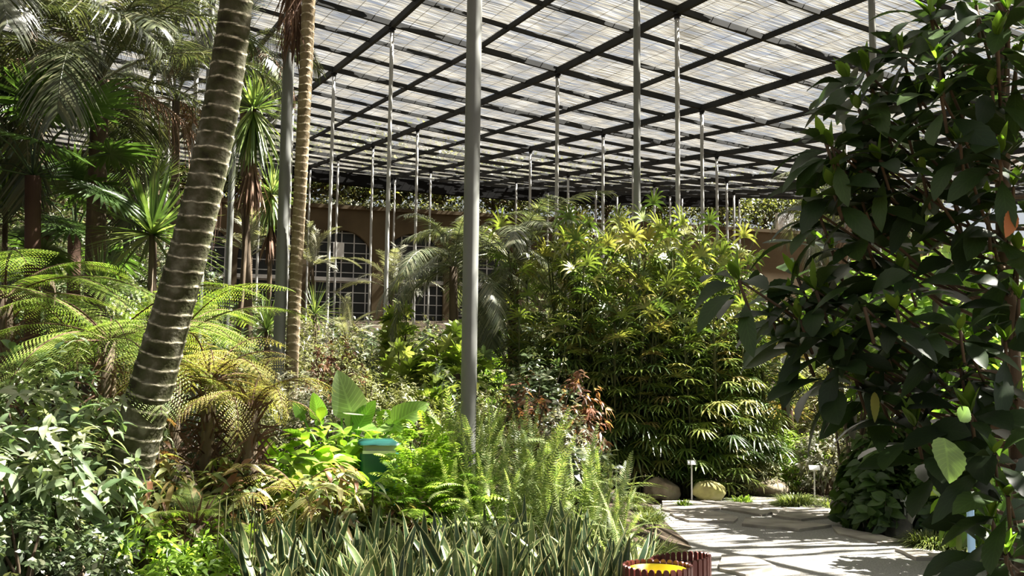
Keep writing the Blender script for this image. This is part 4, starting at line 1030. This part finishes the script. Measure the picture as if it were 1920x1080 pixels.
# ------------------------------------------------------------------ elephant ears
def ear(px, py, d, L, az, el, mat, roll=0.0):
    return (px, py, d, L, az, el, mat, roll)
E = empty('elephant_ear', tuple(gpt(650, 10.9))); tag(E, 'elephant ear plant with huge veined upright leaves behind the green bin', 'plant'); g0 = np.array(E.location)
def earleaf(L, mat, tint):
    mb = MB(); mb.leaves([(0, 0, 0)], [(1, 0, 0)], [(0, 0, 1)], L, L * .36, mat, 'heart', 12, .18, .12, [tint]); 
    mb.leaves([(0, 0, 0), (0, 0, 0)], [(-.75, .45, 0), (-.75, -.45, 0)], [(0, 0, 1)], L * .30, L * .14, mat, 'ovate', 5, .1, .1, [tint, tint]); return mb.mesh('leaf')
for (px, py, tipx, tipy, L, mat, tint, nrm) in [
    (660, 778, 636, 700, .48, 'l_paleear', .5, (.3, -1, .1)), (598, 785, 590, 738, .32, 'l_ear', .3, (.2, 1, .3)),
    (672, 800, 700, 752, .34, 'l_ear', .25, (-.5, 1, .4)), (738, 795, 798, 756, .42, 'l_ear', .8, (.3, -.8, .6)),
    (640, 768, 690, 772, .30, 'l_paleear', .2, (0, -.6, 1)), (566, 780, 552, 752, .24, 'l_ear', .2, (.4, -1, .3)),
    (650, 815, 610, 822, .30, 'l_ear', .7, (0, -.5, 1)), (735, 800, 700, 812, .36, 'l_ear', .9, (.1, -.5, 1)), (700, 805, 660, 800, .34, 'l_ear', .5, (0, -.4, 1))]:
    b_ = at(px, py, 10.8) - g0; t_ = at(tipx, tipy, 10.8 + rng.uniform(-.15, .1)) - g0
    dvec = unit(t_ - b_); nv = np.array(nrm, float); sv_ = unit(np.cross(nv, dvec)); nv = np.cross(dvec, sv_)
    L = np.linalg.norm(t_ - b_) * 1.05
    M4 = Matrix(((dvec[0], sv_[0], nv[0], b_[0]), (dvec[1], sv_[1], nv[1], b_[1]), (dvec[2], sv_[2], nv[2], b_[2]), (0, 0, 0, 1)))
    link('leaf', earleaf(L, mat, tint), E, M4)
    mb = MB(); mb.tube([(rng.normal(0, .04), rng.normal(0, .04), 0), b_ * [.5, .5, .6], b_], [.02, .014, .010], 'l_ear', n=6, tint=.2); link('stalk', mb.mesh('stalk'), E)

# ------------------------------------------------------------------ green bin
g = gpt(714, 10.4); gb = empty('litter_bin', (g[0], g[1], g[2] - .02), .12); tag(gb, 'dark green hooded litter bin almost hidden among bright bushes', 'bin')
bt = 1.6 - (822 - 732) / F_PX * 10.4 - g[2]
def rbox(mb, cx, cy, z0, z1, w0, d0_, w1, d1_, r, mat, n=6):
    ring = []
    for (w, dd, z) in ((w0, d0_, z0), (w1, d1_, z1)):
        for qx, qy, a0 in ((1, 1, 0), (-1, 1, PI / 2), (-1, -1, PI), (1, -1, 1.5 * PI)):
            for k in range(n):
                a = a0 + k / (n - 1) * PI / 2; ring.append((cx + qx * (w / 2 - r) + r * math.cos(a), cy + qy * (dd / 2 - r) + r * math.sin(a), z))
    N_ = 4 * n; F = [(k, (k + 1) % N_, N_ + (k + 1) % N_, N_ + k) for k in range(N_)]
    for o in (0, N_):
        for k in range(1, N_ - 2, 2): F.append((o, o + k, o + k + 1, o + k + 2))
    mb.raw(ring, F, mat)
mb = MB(); rbox(mb, 0, 0, .25, bt - .14, .34, .28, .39, .33, .05, 'green'); link('body', mb.mesh('body', False), gb)
mb = MB(); rbox(mb, 0, .02, bt - .14, bt - .045, .33, .24, .33, .24, .04, 'greendark'); link('opening', mb.mesh('opening', False), gb)
mb = MB(); mb.box((0, -.155, bt - .125), (.33, .02, .03), 'metalstrip'); link('rim_strip', mb.mesh('rim_strip', False), gb)
mb = MB()
for k, (w, dz) in enumerate([(.43, -.055), (.44, -.035), (.42, -.015), (.36, 0)]):
    if k: rbox(mb, 0, 0, bt + pz, bt + dz, pw, pw * .86, w, w * .86, .06, 'green')
    pw, pz = w, dz
link('lid', mb.mesh('lid', True), gb)
mb = MB(); mb.tube([(0, 0, 0), (0, 0, .3)], .035, 'greendark', n=10); link('post', mb.mesh('post'), gb)

# ------------------------------------------------------------------ slatted bins
def slatbin(px, py_rim, d, r, label, tilt=0.0, nsl=30, yellow=True, rz=0.0):
    c = at(px, py_rim, d); h = c[2]; e = empty('slatted_bin', (c[0], c[1], 0)); tag(e, label, 'bin', 'maroon slatted bins at the path start'); e.rotation_euler = (0, 0, rz)
    for k in range(nsl):
        a = k / nsl * 2 * PI; mb = MB(); hh = h + tilt * math.cos(a)
        prof = []
        w = 2 * PI * r / nsl * .40
        n = 7; V = []
        # flat slat with rounded head
        outl = [(-w, 0), (w, 0), (w, hh - w)] + [(w * math.cos(t), hh - w + w * math.sin(t)) for t in np.linspace(0, PI, 7)[1:-1]] + [(-w, hh - w)]
        m_ = len(outl)
        for yy in (0, .018):
            for (x, z) in outl: V.append((x, yy, z))
        R3 = np.array([[-math.sin(a), math.cos(a), 0], [math.cos(a), math.sin(a), 0], [0, 0, 1]]).T
        V = np.array(V) @ np.array([[-math.sin(a), math.cos(a), 0], [math.cos(a), math.sin(a), 0], [0, 0, 1]]) + [r * math.cos(a), r * math.sin(a), 0]
        me = bpy.data.meshes.new('slat'); FF = [tuple(range(m_)), tuple(range(2 * m_ - 1, m_ - 1, -1))] + [(q, (q + 1) % m_, m_ + (q + 1) % m_, m_ + q) for q in range(m_)]
        me.from_pydata([tuple(v) for v in V], [], FF); me.materials.append(M['maroon']); me.update(); link('slat', me, e)
    mb = MB()
    for z in (h * .3, h - .07): mb.tube([((r - .006) * math.cos(t), (r - .006) * math.sin(t), z) for t in np.linspace(0, 2 * PI, 33)], .009, 'beam', n=6, cap=False)
    link('hoop', mb.mesh('hoop'), e)
    if yellow:
        mb = MB(); t = np.linspace(0, 2 * PI, 41)[:-1]; V = []; 
        prof = [(r - .03, h - .03), (r - .035, .06), (0.01, .06)]
        for rr, z in [(r - .022, h - .028)] + prof:
            for a in t: V.append((rr * math.cos(a), rr * math.sin(a), z))
        F = [(k * 40 + q, k * 40 + (q + 1) % 40, (k + 1) * 40 + (q + 1) % 40, (k + 1) * 40 + q) for k in range(3) for q in range(40)]
        mb.raw(V, F, 'yellow'); link('liner', mb.mesh('liner'), e)
    return e
slatbin(1233, 1058, 7.0, .222, 'front maroon slatted round bin with bright yellow inside')
slatbin(1276, 1043, 7.5, .205, 'rear maroon slatted round bin without yellow, behind the other one', tilt=.02, yellow=False)

# ------------------------------------------------------------------ snake plants
SN = []
for v in range(6):
    mb = MB(); n = 9; a = rng.uniform(0, 6.28, n); e_ = rng.uniform(.8, 1.5, n)
    D = np.stack([np.cos(a) * np.cos(e_), np.sin(a) * np.cos(e_), np.sin(e_)], 1); B = np.stack([np.cos(a) * .05, np.sin(a) * .05, np.zeros(n)], 1)
    N = np.stack([-np.cos(a), -np.sin(a), np.full(n, .3)], 1) + rng.normal(0, .5, (n, 3))
    mb.leaves(B, D, N, rng.uniform(.38, .66, n), rng.uniform(.022, .035, n), 'l_snake', 'strap', 7, .45, .05, rng.uniform(0, 1, n), curl=.04)
    SN.append(mb.mesh('snake_plant'))
cnt = 0
for row, (d, yt) in enumerate([(9.0, 0), (8.6, 0), (8.2, 0), (7.8, 0), (7.4, 0)]):
    x = 470 + 12 * row
    while x < 1215 - row * 6:
        dd = d + rng.uniform(-.2, .2); g = gpt(x + rng.uniform(-8, 8), dd)
        o = link('snake_plant', SN[int(rng.integers(6))]); o.location = (g[0], g[1], max(0, g[2] - .05)); s = rng.uniform(.8, 1.12)
        o.scale = (s, s, s * rng.uniform(.95, 1.15)); o.rotation_euler = (0, 0, rng.uniform(0, 6.28))
        tag(o, 'variegated snake plant with yellow-edged sword leaves in the dense front bed', 'plant', 'snake plants along the bottom edge'); x += rng.uniform(38, 54); cnt += 1
# grass edging near path left and tufts
def tuft(px, d, ytop, wpx, label, n=520, matk='l_grass', W=.004, group=None, name='grass_tuft', sp=1.0):
    g = gpt(px, d); h = max(.1, at(px, ytop, d)[2] - g[2]); r = wpx / F_PX * d / 2
    mb = MB(); a = rng.uniform(0, 6.28, n); rr = np.sqrt(rng.random(n)) * r * .6; e_ = rng.uniform(.5, 1.5, n)
    D = np.stack([np.cos(a) * np.cos(e_), np.sin(a) * np.cos(e_), np.sin(e_)], 1); B = np.stack([rr * np.cos(a), rr * np.sin(a), np.zeros(n)], 1)
    mb.leaves(B, D, Z + D * .2, h * rng.uniform(.6, 1.15, n), W, matk, 'blade', 4, 0, .6 * sp, rng.random(n), flat=True)
    o = link(name, mb.mesh(name)); o.location = tuple(g); tag(o, label, 'grass', group); return o
tuft(1490, 14.6, 893, 105, 'sunlit rounded grass tuft beside the far rock at the path corner', 1000, W=.006)
tuft(1548, 14.5, 903, 70, 'grass tuft right of the sunlit rounded tuft, half in shade')
tuft(1740, 10.9, 958, 130, 'dark shaded grass tuft on the right side of the path', 1000, W=.006)
tuft(1800, 10.7, 980, 70, 'small grass tuft near the dark leaves at right')
tuft(1185, 9.2, 940, 150, 'arching grass clump where the fern mass meets the path', 420, W=.008)
tuft(1235, 8.6, 985, 110, 'grass clump just behind the slatted bins', 380, W=.007)
tuft(1216, 10.9, 930, 90, 'grass clump on the bed edge left of the pale flagstone', 380, W=.006)
tuft(1205, 12.2, 925, 80, 'grass clump between fern mass and brown rock', 340, W=.006)
tuft(1236, 9.7, 960, 80, 'grass clump on the bed edge half way along the path', 340, W=.006)
tuft(1345, 8.2, 1045, 80, 'short sunlit grass beside the rear slatted bin', 420, 'l_bright', .004)
tuft(1280, 14.3, 915, 40, 'small green tuft between the brown rock and lichen rock', 160, 'l_bright', .008)
tuft(1390, 14.8, 905, 50, 'small leafy tuft between lichen rock and long rock', 160, 'l_bright', .009)
tuft(1185, 13.4, 900, 90, 'dark grass blades at the foot of the lady palms', 300, W=.006)

# papyrus-like reed stems
e = empty('reed_plant', tuple(gpt(425, 7.9))); tag(e, 'cluster of thin dark upright reed stems with small tops, bottom left', 'plant')
g0 = np.array(e.location)
for k, (px, yt) in enumerate([(412, 935), (425, 928), (438, 940), (474, 930), (480, 936), (484, 948)]):
    mb = MB(); tp = at(px, yt, 7.9 + .1 * rng.normal()) - g0; bb = np.array([tp[0] - .03, tp[1], 0]); mb.tube([bb, (bb + tp) / 2 + [.01, 0, 0], tp], .005, 'cane', n=5)
    a = np.arange(7) * .9; mb.leaves(np.repeat(tp[None], 7, 0), np.stack([np.cos(a), np.sin(a), np.full(7, .9)], 1), Z, .05, .003, 'l_grass', 'blade', 2, 0, .3, flat=True)
    link('stem', mb.mesh('stem'), e)

# plant labels and blue stand-in
def label_tag(px, py, d, lab, w=.13):
    c = at(px, py, d); g = gz(c[0], c[1]); e = empty('plant_label', (c[0], c[1], g)); tag(e, lab, 'sign', 'plant labels on stakes')
    mb = MB(); mb.box((0, 0, c[2] - g), (w, .012, .075), 'white', M3=Matrix.Rotation(math.radians(-35), 3, 'X')); link('plate', mb.mesh('plate', False), e)
    mb = MB(); mb.box((0, .01, (c[2] - g) / 2 - .02), (.02, .012, c[2] - g), 'stake'); link('stake', mb.mesh('stake', False), e)
label_tag(1297, 867, 14.9, 'small pale plant label on a stake above the two rocks')
label_tag(1527, 877, 15.0, 'white plant label on a stake behind the sunlit grass tuft', .16)
label_tag(1697, 935, 11.6, 'plant label on a pale stake beside the small grey rock', .12)
c = at(1818, 920, 8.6); mb = MB(); rbox(mb, 0, 0, 0, c[2], .055, .055, .05, .05, .012, 'blue', 4); o = link('blue_standin', mb.mesh('blue_standin', False)); o.location = (c[0], c[1], 0)  # plain upright stands in for a half-hidden, unidentified blue object
tag(o, 'short pale blue stand-in for an unidentified object at the path edge behind dark leaves', 'post')

# ------------------------------------------------------------------ dark foreground tree
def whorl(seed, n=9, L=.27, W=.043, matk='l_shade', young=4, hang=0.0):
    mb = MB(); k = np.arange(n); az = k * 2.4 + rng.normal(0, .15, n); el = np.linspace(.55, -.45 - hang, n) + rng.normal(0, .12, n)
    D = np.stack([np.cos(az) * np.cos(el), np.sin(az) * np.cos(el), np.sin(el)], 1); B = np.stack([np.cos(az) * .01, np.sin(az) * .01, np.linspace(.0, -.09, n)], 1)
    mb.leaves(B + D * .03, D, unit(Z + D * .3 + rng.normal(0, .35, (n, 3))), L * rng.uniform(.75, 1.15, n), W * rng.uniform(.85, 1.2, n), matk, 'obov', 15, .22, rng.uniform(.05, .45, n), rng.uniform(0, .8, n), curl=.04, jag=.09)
    if young:
        az = rng.uniform(0, 6.28, young); el = rng.uniform(.9, 1.45, young); D = np.stack([np.cos(az) * np.cos(el), np.sin(az) * np.cos(el), np.sin(el)], 1)
        mb.leaves(np.zeros((young, 3)), D, unit(np.stack([-np.cos(az), -np.sin(az), np.full(young, .4)], 1)), L * rng.uniform(.3, .6, young), W * .5, 'l_young', 'lance', 5, .3, 0.02)
    mb.tube([(0, 0, -.16), (0, 0, 0)], .008, 'bark', n=5)
    return mb.mesh('leaf_whorl')
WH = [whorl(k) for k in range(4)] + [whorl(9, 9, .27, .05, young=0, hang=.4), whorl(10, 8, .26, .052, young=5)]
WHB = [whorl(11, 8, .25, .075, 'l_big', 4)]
spots = [(1555, 690, 4.4), (1605, 715, 4.5), (1500, 640, 4.7), (1715, 800, 4.3), (1760, 850, 4.2), (1650, 745, 4.6), (1850, 400, 4.6), (1908, 470, 4.5), (1790, 460, 4.9), (1860, 520, 4.8), (1548, 268, 4.6), (1560, 350, 4.6), (1535, 400, 4.7), (1590, 150, 4.9), (1480, 560, 4.7), (1600, 430, 4.8), (1760, 120, 4.4), (1745, 30, 4.6), (1690, 100, 4.7), (1870, 70, 4.2), (1830, 10, 4.5), (1626, 135, 4.8), (1610, 205, 4.7), (1765, 180, 4.3), (1860, 160, 4.4), (1700, 245, 4.6),
 (1650, 215, 4.8), (1560, 275, 4.6), (1585, 320, 4.7), (1800, 270, 4.3), (1875, 290, 4.2), (1900, 200, 4.6), (1730, 330, 4.5), (1660, 315, 4.8), (1612, 365, 4.6), (1385, 525, 4.5),
 (1495, 520, 4.8), (1560, 470, 4.9), (1625, 455, 4.7), (1700, 520, 4.6), (1620, 575, 4.3), (1500, 600, 4.5), (1445, 590, 4.8), (1570, 640, 4.4), (1655, 640, 4.5), 
 (1885, 640, 4.3), (1800, 690, 4.4), (1740, 700, 4.6), (1690, 690, 4.8), (1820, 775, 4.2), (1865, 850, 4.0), (1905, 750, 4.4), (1890, 930, 4.0),
 (1860, 975, 4.2), (1885, 1040, 4.0), (1845, 1020, 4.4), (1660, 390, 4.9), (1790, 380, 4.7), (1800, 620, 4.2), (1550, 560, 4.7), (1910, 560, 4.3), (1900, 350, 4.4),
 (1800, 90, 4.8), (1720, 180, 4.8), (1840, 220, 4.7), (1680, 580, 4.3), (1600, 610, 4.6), (1530, 545, 4.6), (1650, 300, 4.5), (1760, 60, 4.9), (1890, 20, 4.3), (1905, 120, 4.5)]
tb = at(1915, 1080, 4.7); tree = empty('broad_leaved_tree', (tb[0], tb[1], 0)); tag(tree, 'dark shaded broad-leaved tree filling the right side with large toothed leaves', 'tree'); g0 = np.array([tb[0], tb[1], 0])
def tpt(z): return np.array([.02 * math.sin(z * 2), .0, z])
mb = MB(); mb.tube([tpt(z) for z in np.linspace(0, 5.2, 16)], np.linspace(.05, .022, 16), 'bark', n=10); link('trunk', mb.mesh('trunk'), tree)
extra = [(rng.uniform(1700, 2550), rng.uniform(-900, 40), rng.uniform(3.9, 5.6)) for _ in range(34)] + [(rng.uniform(1950, 2500), rng.uniform(40, 900), rng.uniform(4.0, 5.6)) for _ in range(12)]  # crown outside the view, added to throw shade on the visible whorls
for k, (px, py, d) in enumerate(spots + extra):
    c = at(px, py, d) - g0
    zb = min(5.0, max(.35, c[2] - .12 - (.1 + .45 * ((k * .618) % 1)) * abs(c[0]))); b_ = tpt(zb); mid = (b_ + c) / 2 + [0, 0, -.08]
    axis = unit(c - mid)
    mb = MB(); mb.tube([b_, b_ * .5 + mid * .5 + [0, 0, -.02], mid, mid * .4 + c * .6, c], [.012, .010, .008, .007, .006], 'bark', n=5); link('branch', mb.mesh('branch'), tree)
    me = WH[int(rng.integers(6))]
    q = Vector((axis[0] * .5, axis[1] * .5, abs(axis[2]) * .3 + 1)).to_track_quat('Z', 'Y').to_matrix().to_4x4()
    link('leaf_whorl', me, tree, Matrix.Translation(tuple(c)) @ q @ Matrix.Rotation(rng.uniform(0, 6.28), 4, 'Z') @ Matrix.Scale(rng.uniform(.85, 1.1), 4))
# big leaf coloured brighter to look sunlit, and autumn leaf
def single(px, py, d, tip, L, W, matk, nrm, tint=.5, jag=.08, prof='ovate', name='leaf'):
    b_ = at(px, py, d) - g0; t_ = at(*tip) - g0
    mb = MB(); mb.leaves([b_], [t_ - b_], [nrm], np.linalg.norm(t_ - b_), W, matk, prof, 15, .15, .05, [tint], jag=jag); link(name, mb.mesh(name), tree)
single(1772, 822, 3.9, (1780, 902, 3.8), 0, .078, 'l_big', (.5, -.8, .7), .6)
single(1800, 790, 3.9, (1815, 760, 4.0), 0, .03, 'l_big', (.3, -1, .5), .5)
single(1902, 395, 4.1, (1885, 442, 4.0), 0, .03, 'l_orange', (.2, -1, .3), .5)
single(1640, 735, 4.4, (1640, 790, 4.35), 0, .02, 'l_yfern', (.2, -1, .3), .4)

# ------------------------------------------------------------------ trees and hedge beyond the back wall
def crowntree(seed):
    mb = MB(); n = 2600; C = rng.normal(0, 1, (n, 3)) * [1.5, 1.2, 1.0]; C = C * (1 + .0); C[:, 2] += 3.4
    a = rng.normal(0, 1, (n, 3)); mb.leaves(C, a, rng.normal(0, 1, (n, 3)), rng.uniform(.22, .42, n), .085, 'l_tree', 'ovate', 2, .2, .2, np.clip(rng.normal(.45, .25, n), 0, 1), flat=True)
    st = MB(); st.tube([(0, 0, 0), (.1, 0, 1.5), (-.1, .1, 3.6)], [.16, .12, .06], 'bark', n=8)
    for k in range(7):
        c = C[rng.integers(n)]; st.tube([(0, 0, 1.6), c * .5 + [0, 0, .9], c], [.08, .05, .02], 'bark', n=5)
    return [('trunk', st.mesh('trunk')), ('crown', mb.mesh('crown'))]
TRV = [crowntree(k) for k in range(3)]
tl = ['leafy tree beyond the wall above the first arch', 'leafy tree beyond the wall above the second arch', 'tree beyond the wall left of the tan trunk', 'tree beyond the wall behind feathery palm', 'tree beyond the wall above the left lady palms',
      'tree beyond the wall right of the pole in the lady palms', 'tree beyond the wall above the right lady palms, sky showing through', 'tree beyond the wall left of the air conditioner', 'tree beyond the wall behind the air conditioner',
      'tree beyond the wall at far right behind dark foliage', 'tree beyond the wall behind the right pole', 'tree beyond the wall behind the leaning trunk', 'tree with dark trunk directly above the pier between arches', 'tree beyond the wall just behind the middle pole',
      'tree beyond the wall behind the tall dracaena', 'tree beyond the wall near the feathery palm crown',
      'tree beyond the wall at the far left edge', 'tree beyond the wall behind the fan palms', 'tree beyond the wall behind the shaggy dark palm', 'tree beyond the wall behind the big yucca', 'large tree behind the slim left poles']
for k, (px, dep, s) in enumerate([(640, 4, 1.15), (770, 5, 1.2), (560, 5, 1.2), (960, 5, 1.1), (1090, 4, 1.0), (1190, 5, 1.1), (1310, 6, 1.0), (1420, 5, .95), (1520, 6, 1.1), (1620, 5, 1.1), (1740, 6, 1.2), (430, 6, 1.2), (700, 7, 1.35), (860, 6, 1.25), (500, 7, 1.3), (1030, 7, 1.1), (10, 6, 1.7), (110, 5, 1.7), (200, 5, 1.6), (290, 5, 1.2), (350, 7, 1.2)]):
    p = wp(s_of(px), WTOP + .02, dep)
    place(TRV[k % 3], 'distant_tree', tl[k], 'tree', (p[0], p[1], WTOP), rng.uniform(0, 6.28), (s, s, s * .82), 'trees beyond the back wall')
# planting along the wall top
T_ledge = shrub(1, .6, .9, 6, .22, .05, 'l_tree', 'ovate', 2, .2, .4, stems=5)
for k, px in enumerate(range(560, 900, 42)):
    p = wp(s_of(px), WTOP + .1, .5)
    place(T_ledge, 'ledge_shrub', 'low trailing shrub on the ledge above the arched windows', 'shrub', p, rng.uniform(0, 6.28), (1, .6, .9), 'trailing shrubs on the wall ledge')
for k, px in enumerate(range(1100, 1460, 60)):
    p = wp(s_of(px), WTOP + .1, .5)
    place(T_ledge, 'ledge_shrub', 'sparse low shrub on the ledge above the plain brown wall', 'shrub', p, rng.uniform(0, 6.28), (1, .6, .6), 'sparse shrubs on the plain wall ledge')
